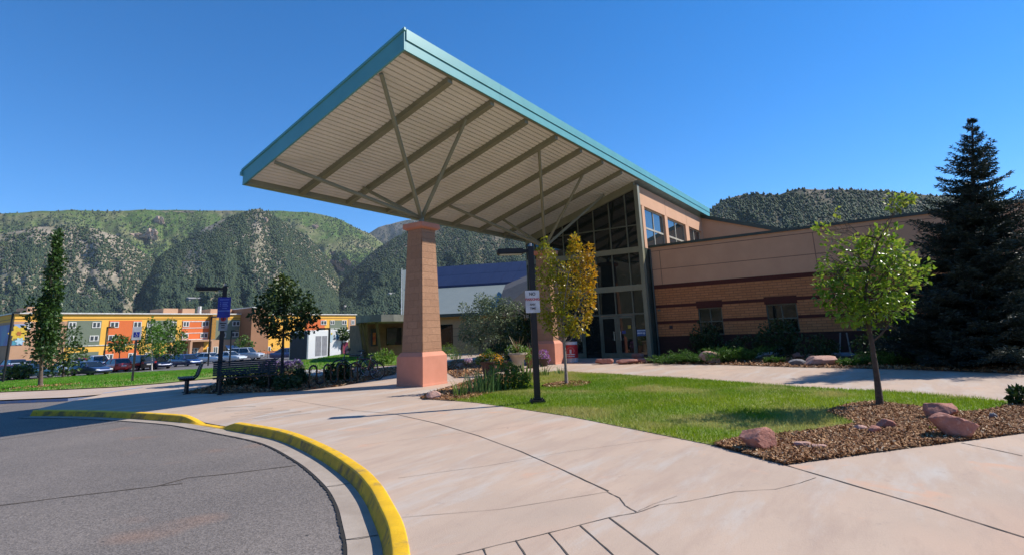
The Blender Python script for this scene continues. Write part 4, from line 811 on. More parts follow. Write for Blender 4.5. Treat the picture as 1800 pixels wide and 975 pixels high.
# ---- bus
B0 = G(541, 640); b0 = hd(541, 610, 60.0); b1 = hd(643, 610, 67.5); bvec = (b1-b0)[:2]; BL = float(np.hypot(*bvec)); ba = math.atan2(bvec[1], bvec[0])
bus = thing('shuttle_bus', 'white shuttle bus with grey doors and a fruit picture on its side', 'bus', (b0[0], b0[1], -.85), ba)
m_bw = paint('bus white', (.80, .81, .83)); m_bg = M('bus grey', (.25, .26, .29), .5)
m = MB(); BH = 3.35; prof = [(0, .45), (0, BH-.1), (.1, BH), (BL-1.9, BH), (BL-.9, BH-.25), (BL-.3, BH-.95), (BL, 1.55), (BL, .45)]
m.prism([(x, 0, z) for x, z in prof], (0, 2.4, 0)); m.build('body', m_bw, bus, bevel=.06)
m = MB(); m.box((-.02, .12, .5), (.01, 2.28, BH-.25)); m.build('rear_shade', M('shaded rear', (.015, .02, .06), .4), bus)  # shade on the bus rear, put in as a dark panel
m = MB(); m.box((1.1, -.02, .75), (1.95, .02, 2.75)); m.build('door', m_bg, bus); m = MB(); m.box((2.08, -.02, .75), (2.85, .02, 2.75)); m.build('door', m_bg, bus)
m = MB(); m.prism([(BL-1.75, -.02, 1.55), (BL-.55, -.02, 1.55), (BL-.95, -.02, 2.35), (BL-1.75, -.02, 2.6)], (0, .04, 0)); m.build('window', m_cgl, bus)
m = MB(); m.prism([(BL-.93, .15, BH-.3), (BL-.93, 2.25, BH-.3), (BL-.28, 2.25, BH-1.0), (BL-.28, .15, BH-1.0)], (.06, 0, .05)); m.build('windshield', m_cgl, bus)
def blob(mb, cx, cz, rx, rz, m, y=-.025, th=.02): mb.prism([(cx+rx*math.cos(t)*(1+.12*math.sin(3*t)), y, cz+rz*math.sin(t)) for t in np.linspace(0, 6.283, 25)[:-1]], (0, th, 0), m)
m = MB(); blob(m, BL-3.7, 1.2, .75, .85, 0); blob(m, BL-3.35, 1.05, .45, .6, 1, -.05); blob(m, BL-2.75, 1.65, .55, .75, 2, -.07); blob(m, BL-2.2, 1.3, .42, .65, 3, -.09); blob(m, BL-2.6, .95, .5, .35, 4, -.11); blob(m, BL-2.35, 2.6, .6, .3, 1, -.06)
m.build('fruit_picture', [M('plum red', (.22, .02, .06), .5), M('dark plum', (.03, .02, .04), .5), M('leaf brown', (.10, .09, .03), .5, (.2, .16, .06), 6), M('peach fruit', (.5, .18, .10), .5), M('cream fruit', (.55, .4, .22), .5)], bus)
m = MB(); blob(m, 3.5, 2.55, .3, .5, 0); blob(m, 4.5, 2.6, .3, .3, 1); blob(m, 3.5, 2.95, .12, .12, 2, -.05); m.build('side_emblem', [M('emblem pale blue', (.45, .6, .68), .5), M('emblem blue', (.25, .5, .75), .5), M('emblem yellow', (.7, .55, .1), .5)], bus)
for wx in (1.6, BL-1.6):
    for y0 in (.02, 2.15): m = MB(); m.tube([(wx, y0, .45), (wx, y0+.23, .45)], .45, 20); wh = m.build('wheel', m_tyre, bus); m = MB(); m.tube([(wx, y0-.01, .45), (wx, y0+.24, .45)], .24, 14); m.build('rim', m_rim, wh)
# ---- lot lamps
m_bk = M('black powder coat', (.007, .007, .008), .5); m_brz = M('bronze pole', (.16, .11, .05), .5)
def lotlamp(x0, y1, D, mat, lab, arm):
    p = hd(x0, 630, D); z0 = float(T(p[0], p[1])); zt_ = hd(x0, y1, D)[2]; t = thing('parking_lamp', lab, 'lamp post', (p[0], p[1], z0), 0, 'lamp posts in the parking lot'); H = zt_-z0
    m = MB(); m.tube([(0, 0, 0), (0, 0, H)], .09, 8); m.build('pole', mat, t); m = MB(); d = np.array([_r[0], _r[1]])*arm; m.beam((0, 0, H-.05), (d[0], d[1], H-.05), .16, .14); m.box((d[0]-.25, d[1]-.25, H-.14), (d[0]+.25, d[1]+.25, H+.04)); m.build('lamp_head', mat, t, bevel=.03)
lotlamp(182.5, 574, 92, m_brz, 'tall bronze lot lamp in front of the green and yellow wall', .6); lotlamp(490-125+39, 580, 70, m_bk, 'slim black lot lamp by the pale awning', .5); lotlamp(366.5, 556, 78, m_bk, 'slim black lot lamp beside the gold fin', .4); lotlamp(577.5, 576, 52, m_bk, 'slim dark lot lamp in front of the white bus', -.7); lotlamp(11, 548, 70, m_bk, 'tall dark lot lamp in front of the mural', .3)
# ================================================================ STREET FURNITURE
def lamp(px0, H, az, L, lab):
    g = G(*px0); t = thing('street_lamp', lab, 'street lamp', tuple(g), rad(az), 'black square street lamps')
    m = MB(); m.box((-.15, -.15, 0), (.15, .15, .07)); m.box((-.09, -.09, .07), (.09, .09, .11)); m.build('base', m_bk, t, bevel=.012)
    for a in (-1, 1):
        for b in (-1, 1): m = MB(); m.tube([(a*.115, b*.115, .07), (a*.115, b*.115, .1)], .014, 6); m.build('bolt', m_bk, t)
    m = MB(); m.box((-.062, -.062, .1), (.062, .062, H)); m.build('pole', m_bk, t, bevel=.008)
    m = MB(); m.box((.06, -.03, H-.13), (L-.45, .03, H-.06)); m.build('arm', m_bk, t)
    m = MB(); m.box((L-.47, -.14, H-.16), (L+.1, .14, H-.045)); hd_ = m.build('lamp_head', m_bk, t, bevel=.02); m = MB(); m.box((L-.42, -.11, H-.166), (L+.05, .11, H-.158)); m.build('lens', M('lamp lens', (.5, .5, .47), .3), hd_)
    m = MB(); m.tube([(0, 0, H), (0, 0, H+.07)], .03, 8); m.build('photocell', M('photocell', (.3, .3, .32), .4), t)
    return t, g
m_sign = M('sign white', (.70, .68, .68), .45); m_sred = M('sign red', (.55, .03, .04), .5); m_sblk = M('sign black', (.03, .03, .03), .5); m_sblue = M('sign blue', (.012, .03, .33), .4); m_spale = M('sign pale blue', (.16, .24, .62), .5)
l1, g1 = lamp((945, 708), 3.2, 128, .62, 'near black street lamp on the lawn with a white no parking sign'); l2, g2 = lamp((383, 689), 3.2, 150, .66, 'black street lamp by the benches carrying blue and white signs')
def plate(t, g, cz, wd_, ht, mat, face_az, out, side=0., name='sign'):
    """sign plate on a pole, facing face_az in the place"""
    rz = t.rotation_euler.z; m = MB(); m.box((-.004, -wd_/2, -ht/2), (.004, wd_/2, ht/2)); o = m.build(name, mat, t, bevel=.003); a = face_az-rz
    o.matrix_local = Matrix.Translation((math.cos(a)*out-math.sin(a)*side, math.sin(a)*out+math.cos(a)*side, cz)) @ Matrix.Rotation(a, 4, 'Z'); return o
RT = Matrix.Rotation(rad(90), 4, 'Z') @ Matrix.Rotation(rad(90), 4, 'X')       # text: facing +X, upright
face1 = rad(222)
pz = hd(933, 530, math.hypot(g1[0], g1[1]))[2]-g1[2]; s = plate(l1, g1, pz, .30, .46, m_sign, face1, .075, -.02, 'no_parking_sign')
for txt, sz, z, mt, bo in (('NO', .085, .155, m_sblk, .002), ('PARKING', .072, .045, m_sred, .002), ('ANY', .06, -.06, m_sblk, .001), ('TIME', .06, -.14, m_sblk, .001)): text_part(txt, sz, mt, s, Matrix.Translation((.006, 0, z)) @ RT, bold=bo)
pz = hd(386, 540, math.hypot(g2[0], g2[1]))[2]-g2[2]; s = plate(l2, g2, pz-.0, .36, .62, m_sblue, rad(235), .09, .02, 'blue_sign')
m = MB()
for z, a, b in ((.24, -.13, .13), (.15, -.12, -.09), (.15, -.05, .1), (.10, -.12, -.09), (.10, -.05, .08), (.05, -.12, -.09), (.05, -.05, .11), (-.02, -.05, .08)): m.box((.004, a, z-.012), (.007, b, z+.008))
m.box((.004, -.17, -.12), (.007, .17, -.09)); m.build('print', m_spale, s)
pz = hd(384, 567, math.hypot(g2[0], g2[1]))[2]-g2[2]; s = plate(l2, g2, pz, .25, .48, M('sign grey', (.36, .36, .36), .5), rad(235), .075, .02, 'notice_sign')
m = MB(); m.lathe([(.055, 0), (.075, 0), (.075, .003), (.055, .003)], 20); o = m.build('ring', m_sred, s); o.matrix_local = Matrix.Translation((.005, 0, .12)) @ Matrix.Rotation(rad(90), 4, 'Y')
m = MB(); m.box((.004, -.02, .08), (.008, .02, .16)); m.box((.004, -.09, -.03), (.007, .09, .0)); m.box((.004, -.05, -.09), (.007, .05, -.06)); m.box((.004, -.05, -.16), (.007, .05, -.13)); m.build('print', m_sblk, s)
# accessible parking sign
g = G(232, 672); t = thing('parking_sign', 'grey accessible parking sign with blue square on a thin black post', 'sign', tuple(g)); D = math.hypot(g[0], g[1]); H = hd(233, 574, D)[2]-g[2]
m = MB(); m.box((-.035, -.035, 0), (.035, .035, H)); m.build('post', m_bk, t); s = plate(t, g, H-.28, .34, .56, m_sign, rad(240), .045, 0, 'sign_plate')
m = MB(); m.box((.004, -.11, -.16), (.007, .11, .06)); bs = m.build('blue_square', m_sblue, s)
m = MB(); m.tube([(.0075, -.01, .03), (.009, -.01, .03)], .014, 10)
for k in range(14): a, b = rad(150+k*17), rad(150+(k+1)*17); m.beam((.008, -.0+.05*math.cos(a), -.08+.05*math.sin(a)), (.008, -.0+.05*math.cos(b), -.08+.05*math.sin(b)), .012, .003, up=(1, 0, 0))
m.beam((.008, -.01, .02), (.008, .0, -.05), .018, .003, up=(1, 0, 0)); m.beam((.008, 0, -.05), (.008, .05, -.06), .015, .003, up=(1, 0, 0)); m.build('wheelchair_symbol', m_sign, bs)
# benches
def bench(loc, rz, L, lab):
    t = thing('park_bench', lab, 'bench', loc, rz, 'black metal benches on the walk')
    for y in (-L/2+.2, L/2-.2):
        m = MB(); m.tube([(0, y, 0), (0, y, .40)], .045, 8); m.box((-.1, y-.06, 0), (.1, y+.06, .02)); m.build('leg', m_bk, t)
        m = MB(); m.tube([(.22, y, .43), (.0, y, .41), (-.16, y, .42), (-.25, y, .50), (-.30, y, .66), (-.36, y, .86)], .028, 8); m.build('seat_bracket', m_bk, t)
    m = MB()
    for k in range(7): m.box((-.16+k*.06, -L/2, .445), (-.115+k*.06, L/2, .475))
    m.build('seat', m_bk, t)
    m = MB()
    for k in range(6): a = k/5; m.beam((-.275-.085*a, -L/2, .54+.30*a), (-.275-.085*a, L/2, .54+.30*a), .05, .022, up=(.95, 0, .3))
    m.tube([(-.385, -L/2, .895), (-.385, L/2, .895)], .022, 8); m.build('backrest', m_bk, t)
    return t
vd = lambda x: math.atan2(ray(x, 600)[1], ray(x, 600)[0])
g = G(327, 690); bench(tuple(g), vd(327)+rad(92), 1.25, 'black metal bench seen from its end beside the mulch bed')
g = G(430, 689); bench(tuple(g), vd(430)+rad(184), 1.72, 'black slatted bench facing us in front of the dark shrubs')
# bike rack (one bent tube)
ra, rb = G(543, 681), G(628, 672); rv = (rb-ra)[:2]; RL = float(np.hypot(*rv)); t = thing('bike_rack', 'black wavy tube bike rack at the edge of the walk', 'bike rack', tuple(ra), math.atan2(rv[1], rv[0]))
H = hd(549, 642, math.hypot(ra[0], ra[1]))[2]-ra[2]; nl = 4; st_ = RL/(2*nl-1); P = [(0, 0, -.02)]
for k in range(2*nl-1):
    x0 = k*st_; up = k % 2 == 0; c = x0+st_/2; r = st_/2; zc = H-r if up else .10+r
    P += [(c-r*math.cos(a), 0, zc+(1 if up else -1)*r*math.sin(a)) for a in np.linspace(0, math.pi, 9)]
P += [(RL, 0, -.02)]; m = MB(); m.tube(P, .03, 8); smooth_by_angle(m.build('wave_tube', M('black gloss tube', (.012, .013, .013), .2), t), 60)
for x in (0, RL): m = MB(); m.tube([(x, 0, 0), (x, 0, .015)], .07, 12); m.build('floor_flange', m_bk, t)
# bicycles
def bicycle(loc, rz, lab, cframe, s=1., lean=0.):
    t = thing('bicycle', lab, 'bicycle', loc, rz, 'bicycles leaning at the rack'); t.rotation_euler = (lean, 0, rz); R = .345
    def tor(cx, r, r2, nm, mat, par, sp=False):
        m = MB(); n1, n2 = 32, 6; vs = [(cx+(r+r2*math.cos(b))*math.cos(a), r2*math.sin(b), R+(r+r2*math.cos(b))*math.sin(a)) for a in np.linspace(0, 6.2832, n1+1)[:-1] for b in np.linspace(0, 6.2832, n2+1)[:-1]]
        m.add(vs, [(i*n2+j, ((i+1) % n1)*n2+j, ((i+1) % n1)*n2+(j+1) % n2, i*n2+(j+1) % n2) for i in range(n1) for j in range(n2)])
        if sp:
            for k in range(18): a = k*6.2832/18; m.tube([(cx, (-.03 if k % 2 else .03), R), (cx+r*math.cos(a), 0, R+r*math.sin(a))], .0028, 4)
            m.tube([(cx, -.05, R), (cx, .05, R)], .022, 8)
        return m.build(nm, mat, par)
    for cx in (-.52, .54): wl_ = tor(cx, .322, .024, 'wheel', m_tyre, t); tor(cx, .296, .010, 'rim', m_rim, wl_, True)
    bb, st0, ht, hb0 = (-.08, 0, .29), (-.22, 0, .80), (.36, 0, .86), (.39, 0, .70)
    m = MB()
    for a, b in ((bb, st0), (st0, ht), (bb, hb0), (ht, hb0)): m.tube([a, b], .019, 8)
    for y in (-.05, .05): m.tube([(bb[0], y*.6, bb[2]), (-.52, y, R)], .011, 6); m.tube([(st0[0], y*.4, st0[2]-.03), (-.52, y, R)], .010, 6)
    m.build('frame', cframe, t); m = MB()
    for y in (-.05, .05): m.tube([(.40, y*.8, .68), (.47, y, .48), (.54, y, R)], .013, 6)
    m.tube([(.355, 0, .86), (.41, 0, .64)], .022, 8); m.build('fork', cframe, t)
    m = MB(); m.tube([(-.22, 0, .79), (-.25, 0, .93)], .014, 8); sp_ = m.build('seat_post', m_rim, t)
    m = MB(); m.lathe([(.02, .93), (.09, .935), (.085, .965), (.03, .985)], 14); 
    m.v = [(-.25+x*(1.45 if x < 0 else 1.7), y*(1.0 if x < 0 else .45), z) for x, y, z in m.v]; m.build('saddle', m_bk, t)
    m = MB(); m.tube([(.355, 0, .86), (.34, 0, .97)], .016, 8); m.tube([(.22, -.32, 1.03), (.30, -.28, 1.01), (.36, -.12, .97), (.36, .12, .97), (.30, .28, 1.01), (.22, .32, 1.03)], .013, 8); hb2 = m.build('handlebar', m_bk, t)
    m = MB(); m.tube([(.16, -.34, 1.045), (.24, -.31, 1.025)], .02, 8); m.tube([(.16, .34, 1.045), (.24, .31, 1.025)], .02, 8); m.build('grip', m_tyre, hb2)
    m = MB(); m.tube([(-.08, .035, .29), (-.08, .05, .29)], .095, 18); m.tube([(-.08, -.09, .29), (-.08, .09, .29)], .012, 6); m.tube([(-.08, .09, .29), (.06, .09, .20)], .01, 6); m.tube([(-.08, -.09, .29), (-.22, -.09, .38)], .01, 6); m.box((.02, .09, .185), (.10, .17, .21)); m.box((-.26, -.17, .37), (-.18, -.09, .395)); m.build('crank', m_rim, t)
    m = MB(); a_ = np.linspace(rad(20), rad(150), 12); m.tube([(-.52+.375*math.cos(q), 0, R+.375*math.sin(q)) for q in a_], .014, 6); m.build('mudguard', m_bk, t)
    t.scale = (s, s, s); return t
ga = G(664, 666.5); gb = G(622, 667.5); bv = (ga-gb)[:2]; mid = (ga+gb)/2; sc_ = float(np.hypot(*bv))/1.06
bicycle((mid[0], mid[1], float(T(mid[0], mid[1]))), math.atan2(-bv[1], -bv[0]), 'dark red bicycle standing nearest to the front column', paint('bicycle red', (.13, .012, .015)), min(sc_, 1.12), rad(-4))
gc = G(634, 663); bicycle((gc[0], gc[1]+.35, float(T(gc[0], gc[1]))), math.atan2(-bv[1], -bv[0])+.5, 'black bicycle behind the dark red one at the rack', paint('bicycle black', (.02, .02, .025)), .98, rad(5))
# rubbish drum
g = G(1004, 636); t = thing('rubbish_bin', 'white drum bin with red wrap and black dome lid by the doors', 'bin', tuple(g)); D = math.hypot(g[0], g[1]); kk = D/FPX; R = 14.5*kk/2*1.35
hh = hd(1003, 600, D)[2]-g[2]; R = .30
m = MB(); m.lathe([(R*.96, 0), (R, .02), (R, hh), (R*.97, hh+.02)], 28); smooth_by_angle(m.build('drum', M('drum white', (.72, .70, .68), .45), t), 40)
m = MB(); m.lathe([(R+.004, hh*.22), (R+.012, hh*.22), (R+.012, hh*.86), (R+.004, hh*.86)], 28); wrp = smooth_by_angle(m.build('wrap', M('drum red', (.58, .02, .025), .5), t), 40)
fa = math.atan2(-g[1], -g[0])
def wrapbox(mb, a0, a1, z0, z1): 
    n_ = max(2, int((a1-a0)/.12)); 
    for k in range(n_): b0_, b1_ = fa+a0+(a1-a0)*k/n_, fa+a0+(a1-a0)*(k+1)/n_; rr = R+.014; mb.prism([(rr*math.cos(b0_), rr*math.sin(b0_), z0), (rr*math.cos(b1_), rr*math.sin(b1_), z0), (rr*math.cos(b1_), rr*math.sin(b1_), z1), (rr*math.cos(b0_), rr*math.sin(b0_), z1)], (.006*math.cos(b0_), .006*math.sin(b0_), 0))
m = MB(); cz = hh*.56; rr = R+.016; ring = [(a, b) for a, b in [(rad(q), rad(q+15)) for q in range(-30, 210, 15)]]
for a, b in ring:
    for a_, b_ in ((a, b),): 
        u0, z0_, u1, z1_ = .15*math.cos(a_)/R, cz+.15*math.sin(a_), .15*math.cos(b_)/R, cz+.15*math.sin(b_); m.beam((rr*math.cos(fa+u0), rr*math.sin(fa+u0), z0_), (rr*math.cos(fa+u1), rr*math.sin(fa+u1), z1_), .008, .035, up=(math.cos(fa), math.sin(fa), 0))
wrapbox(m, -.13, .13, cz-.10, cz+.06); wrapbox(m, -.6, .6, cz-.16, cz-.12); wrapbox(m, -.55, .55, hh*.28, hh*.32); m.build('emblem', m_sign, wrp)
m = MB(); m.lathe([(R*1.03, hh+.01), (R*1.05, hh+.05), (R*.95, hh+.14), (R*.6, hh+.22), (.05, hh+.25)], 24); smooth_by_angle(m.build('dome_lid', m_bk, t), 40)
# ================================================================ TREES AND PLANTS
def leaf_quads(P, size, out=None, droop=.2, aspect=.62, fold=.25):
    """P (n,3): pointed folded leaves"""
    k = len(P); s = size*RNG.uniform(.6, 1.3, k)
    d = RNG.normal(0, 1, (k, 3));
    if out is not None: d = d*.8+out*.9
    d[:, 2] -= droop; d /= np.linalg.norm(d, axis=1)[:, None]
    u = RNG.normal(0, .7, (k, 3)); u[:, 2] += .7; sd_ = np.cross(d, u); sd_ /= np.linalg.norm(sd_, axis=1)[:, None]+1e-9; nn = np.cross(sd_, d)
    L = d*s[:, None]; W = sd_*(s*aspect/2)[:, None]; Nf = nn*(s*fold*.4)[:, None]
    V = np.stack([P, P+L*.45-W+Nf, P+L, P+L*.45+W+Nf], 1).reshape(-1, 3)
    i = 4*np.arange(k)[:, None]; F = np.concatenate([i+[0, 1, 2], i+[0, 2, 3]], 0); return V, F, k
def clump_points(c, r, n, shell=.5, gap=0., seed=0):
    q = RNG.normal(0, 1, (n, 3)); q /= np.linalg.norm(q, axis=1)[:, None]; rr = RNG.random(n)**(1/3.); rr = shell*(1-(1-rr)*.6)+(1-shell)*rr
    P = np.array(c)+q*np.array(r)*rr[:, None]
    if gap: keep = fbm(P[:, 0]*3.1+seed+P[:, 2]*1.7, P[:, 1]*3.1+P[:, 2]*2.3, 2) > gap-.55; P = P[keep]; q = q[keep]
    return P, q
m_bark = M('grey brown bark', (.16, .115, .085), .9, (.09, .065, .05), 9, bmp=.8, bscale=30); m_bark2 = M('pale bark', (.34, .27, .22), .9, (.22, .17, .14), 9, bmp=.6, bscale=25); m_bark3 = M('dark bark', (.07, .05, .04), .95, (.04, .03, .025), 9, bmp=.7)
def tree(name, lab, cat, base, trunk, clumps, lsize, lmat, bmat, tr=(.06, .02), gap=.25, shell=.5, twigs=5, tint_fn=None, group=None, fine=True, droop=.2, dens=1.5):
    """trunk: points relative to base; clumps: (x,y,z, rx,ry,rz, leaves)"""
    t = thing(name, lab, cat, tuple(base), 0, group)
    tk = [Vector(p) for p in trunk]; m = MB(); rs = [tr[0]+(tr[1]-tr[0])*i/(len(tk)-1) for i in range(len(tk))]; rs[0] *= 1.25; m.tube(tk, rs, 10)
    VL_, FL, TL, T2 = [], [], [], []; off = 0
    for ci, (x, y, z, rx, ry, rz_, n) in enumerate(clumps):
        c = Vector((x, y, z)); lowz = c.z-rz_*.9; i = min(range(len(tk)), key=lambda j: abs(tk[j].z-max(lowz-.25*c.xy.length, tk[1].z)) if j else 99); s = tk[i]
        if fine:
            mid = s.lerp(c, .5)+Vector((0, 0, -.12*(c-s).length))+Vector(RNG.normal(0, .04, 3)); r0 = max(rs[i]*.55, .008); m.tube([s, s.lerp(mid, .5)+Vector(RNG.normal(0, .02, 3)), mid, mid.lerp(c, .5)+Vector(RNG.normal(0, .03, 3)), c], [r0, r0*.85, r0*.7, r0*.5, r0*.35], 6)
            for _ in range(twigs):
                q = RNG.normal(0, 1, 3); q /= np.linalg.norm(q); e_ = Vector((x+q[0]*rx*.85, y+q[1]*ry*.85, z+q[2]*rz_*.85)); s2 = mid.lerp(c, RNG.uniform(0, 1)); m.tube([s2, s2.lerp(e_, .5)+Vector((0, 0, .03)), e_], [r0*.35, r0*.25, .003], 4)
        P, q = clump_points((x, y, z), (rx, ry, rz_), int(n*dens), shell, gap, ci*5.3)
        V, F, k = leaf_quads(P, lsize, q, droop); VL_.append(V); FL.append(F+off); off += len(V)
        ti = np.clip(RNG.normal(.5, .25, k)+.25*fbm(P[:, 0]*2+ci, P[:, 2]*2, 2), 0, 1); t2 = tint_fn(P) if tint_fn else np.clip(RNG.random(k)*1.3-1.1, 0, 1)
        TL.append(np.repeat(ti, 4)); T2.append(np.repeat(np.clip(t2, 0, 1), 4))
    smooth_by_angle(m.build('trunk', bmat, t), 60)
    np_mesh('crown', np.concatenate(VL_), np.concatenate(FL), lmat, parent=t, tint=np.concatenate(TL), tint2=np.concatenate(T2)); return t
RV = np.array([_r[0], _r[1], 0]); RV /= np.linalg.norm(RV)
def rel(base, x, y, dep=0.):                              # pixel -> offset from a base, in the upright plane facing the viewer
    D = math.hypot(base[0], base[1]); p = hd(x, y, D+dep); return p-np.array(base)
def cl(base, L, ppm=None):
    """L: (px x, px y, depth offset, px rx, px rz, leaves)"""
    D = math.hypot(base[0], base[1])/FPX*1.0; out = []
    for x, y, dep, rx, rz_, n in L: p = rel(base, x, y, dep); k = D*(1+dep/ (D*FPX)); out.append((p[0], p[1], p[2], rx*k, rx*k, rz_*k, n))
    return out
def pts(base, L): return [tuple(rel(base, *p)) for p in L]
# young green tree
b = G(1547, 714)
lf_green = leafmat('bright green leaf', (.07, .17, .010), (.20, .33, .025), (.40, .42, .06), .48, .32)
cls = cl(b, [(1520, 520, 0, 46, 44, 500), (1478, 500, .2, 36, 34, 330), (1560, 505, -.2, 40, 34, 380), (1530, 475, .4, 44, 34, 380), (1590, 485, .1, 34, 22, 220), (1468, 465, -.1, 24, 24, 150), (1505, 440, 0, 26, 24, 170), (1548, 435, .2, 30, 26, 220), (1575, 455, -.3, 28, 22, 170), (1600, 470, .2, 26, 16, 110), (1616, 478, 0, 14, 10, 40), (1463, 425, .1, 16, 14, 60), (1450, 402, 0, 14, 10, 45), (1468, 378, 0, 14, 12, 45), (1480, 405, 0, 9, 12, 26), (1560, 410, 0, 20, 16, 80), (1570, 355, 0, 10, 14, 34), (1592, 349, 0, 13, 9, 34), (1535, 555, .1, 34, 26, 260), (1490, 548, -.3, 30, 20, 190), (1570, 540, .3, 26, 22, 160), (1450, 500, .3, 16, 22, 80), (1450, 455, -.2, 14, 16, 90), (1462, 520, -.2, 22, 22, 170), (1455, 480, .1, 18, 18, 120), (1530, 405, .1, 12, 12, 36)])
m_ybark = M('young bark', (.10, .07, .05), .9, (.055, .04, .03), 14, bmp=.8, bscale=40)
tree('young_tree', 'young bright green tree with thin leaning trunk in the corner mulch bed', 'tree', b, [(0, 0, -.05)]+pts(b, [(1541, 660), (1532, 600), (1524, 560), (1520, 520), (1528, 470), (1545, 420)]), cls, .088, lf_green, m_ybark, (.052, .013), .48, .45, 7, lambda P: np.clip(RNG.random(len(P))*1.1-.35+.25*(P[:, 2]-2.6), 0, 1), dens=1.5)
m = MB(); g0 = rel(b, 1519, 700, -.15); m_sh = leafmat('sucker leaf', (.10, .16, .02), (.2, .24, .04), None, .4)
# yellow tree
b = G(996, 676); lf_yel = leafmat('turning leaf', (.15, .20, .012), (.36, .33, .022), (.60, .30, .014), .45, .34)
cls = cl(b, [(962, 465, 0, 16, 36, 330), (955, 500, .1, 16, 34, 280), (962, 540, 0, 24, 34, 420), (985, 565, -.2, 28, 26, 420), (1010, 560, .2, 28, 30, 480), (1025, 520, 0, 22, 38, 460), (1030, 480, .1, 18, 36, 350), (1012, 450, -.1, 16, 26, 220), (1010, 428, 0, 10, 18, 110), (1000, 500, .3, 22, 38, 380), (980, 520, .2, 22, 34, 330), (952, 445, 0, 9, 18, 90), (1036, 445, 0, 8, 20, 70), (1020, 575, 0, 20, 16, 170), (966, 570, 0, 18, 16, 150), (958, 428, 0, 6, 14, 40), (980, 470, .2, 12, 26, 120)])
cx0 = rel(b, 985, 500)
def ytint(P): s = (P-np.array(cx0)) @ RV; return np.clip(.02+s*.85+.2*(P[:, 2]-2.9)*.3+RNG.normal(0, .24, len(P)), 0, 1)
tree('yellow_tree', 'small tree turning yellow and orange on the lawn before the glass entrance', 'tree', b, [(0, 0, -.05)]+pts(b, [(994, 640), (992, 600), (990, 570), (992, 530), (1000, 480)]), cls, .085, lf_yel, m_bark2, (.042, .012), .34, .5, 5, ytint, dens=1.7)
# dark round tree near benches
b = G(494, 667); lf_dk = leafmat('dark green leaf', (.018, .045, .012), (.04, .075, .016), (.10, .14, .02), .18, .5)
cls = cl(b, [(500, 545, 0, 40, 34, 700), (470, 560, .3, 28, 24, 360), (530, 560, -.2, 28, 24, 360), (500, 510, 0, 26, 20, 330), (480, 530, .3, 26, 22, 300), (522, 530, .2, 26, 20, 300), (545, 553, 0, 14, 12, 100), (453, 560, 0, 12, 12, 90), (505, 580, .2, 34, 14, 260), (540, 575, -.4, 16, 10, 90), (495, 492, 0, 12, 8, 60), (462, 575, .2, 12, 10, 60), (487, 598, 0, 18, 8, 60)])
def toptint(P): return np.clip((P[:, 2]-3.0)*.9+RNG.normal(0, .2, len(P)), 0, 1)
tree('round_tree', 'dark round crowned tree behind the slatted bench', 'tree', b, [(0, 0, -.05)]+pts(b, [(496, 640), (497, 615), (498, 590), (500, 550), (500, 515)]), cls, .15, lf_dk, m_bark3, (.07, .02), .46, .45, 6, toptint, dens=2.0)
# columnar tree
b = G(71, 680); lf_col = leafmat('columnar leaf', (.022, .055, .014), (.06, .12, .022), (.11, .18, .03), .25, .4)
L = []
for i in range(34):
    f_ = i/33; y = 622-f_*205; wdt = 17*math.sin(math.pi*min(1, .14+f_*.86))**.8*(1.05-.72*f_)+3; x = 79+f_*20+RNG.normal(0, wdt*.45); L.append((x, y, RNG.normal(0, .4), wdt*.62, 17, int(60+wdt*9)))
L += [(58, 545, 0, 10, 22, 120), (60, 575, 0, 10, 20, 120), (104, 470, 0, 8, 26, 120), (96, 430, 0, 5, 22, 80), (90, 600, .3, 16, 20, 160)]
tree('columnar_tree', 'tall slender columnar tree on the lawn at far left', 'tree', b, [(0, 0, -.05)]+pts(b, [(72, 650), (73, 620), (78, 560), (88, 500), (96, 430)]), cl(b, L), .17, lf_col, m_bark, (.085, .02), .44, .45, 3, dens=1.35)
# bushy tree behind it
b = hd(112, 650, 73.); b[2] = float(T(b[0], b[1])); lf_bush = leafmat('olive green leaf', (.035, .075, .018), (.085, .14, .03), (.16, .19, .04), .3, .45)
tree('bushy_tree', 'wide bushy green tree behind the columnar tree at the lot edge', 'tree', b, [(0, 0, -.1)]+pts(b, [(112, 640), (110, 620), (108, 600)]), cl(b, [(105, 610, 0, 24, 22, 420), (95, 635, .5, 20, 16, 300), (122, 630, -.5, 20, 18, 300), (112, 590, 0, 20, 16, 240), (70, 620, .3, 16, 14, 130), (60, 600, .3, 10, 6, 60), (134, 615, 0, 12, 6, 50), (144, 603, 0, 9, 4, 24), (85, 600, .4, 14, 10, 120), (100, 650, .2, 24, 8, 160)]), .34, lf_bush, m_bark3, (.1, .03), .38, .45, 3, dens=1.2)
b = hd(25, 655, 74.); b[2] = float(T(b[0], b[1]))
tree('low_shrub', 'low green shrub at the lot edge left of the columnar tree', 'shrub', b, [(0, 0, -.1), (0, 0, .3)], cl(b, [(38, 650, 0, 10, 8, 150), (26, 652, .2, 10, 7, 110), (16, 655, -.2, 9, 6, 90), (46, 653, .1, 8, 6, 80)]), .32, lf_bush, m_bark3, (.04, .02), .1, .5, 2)
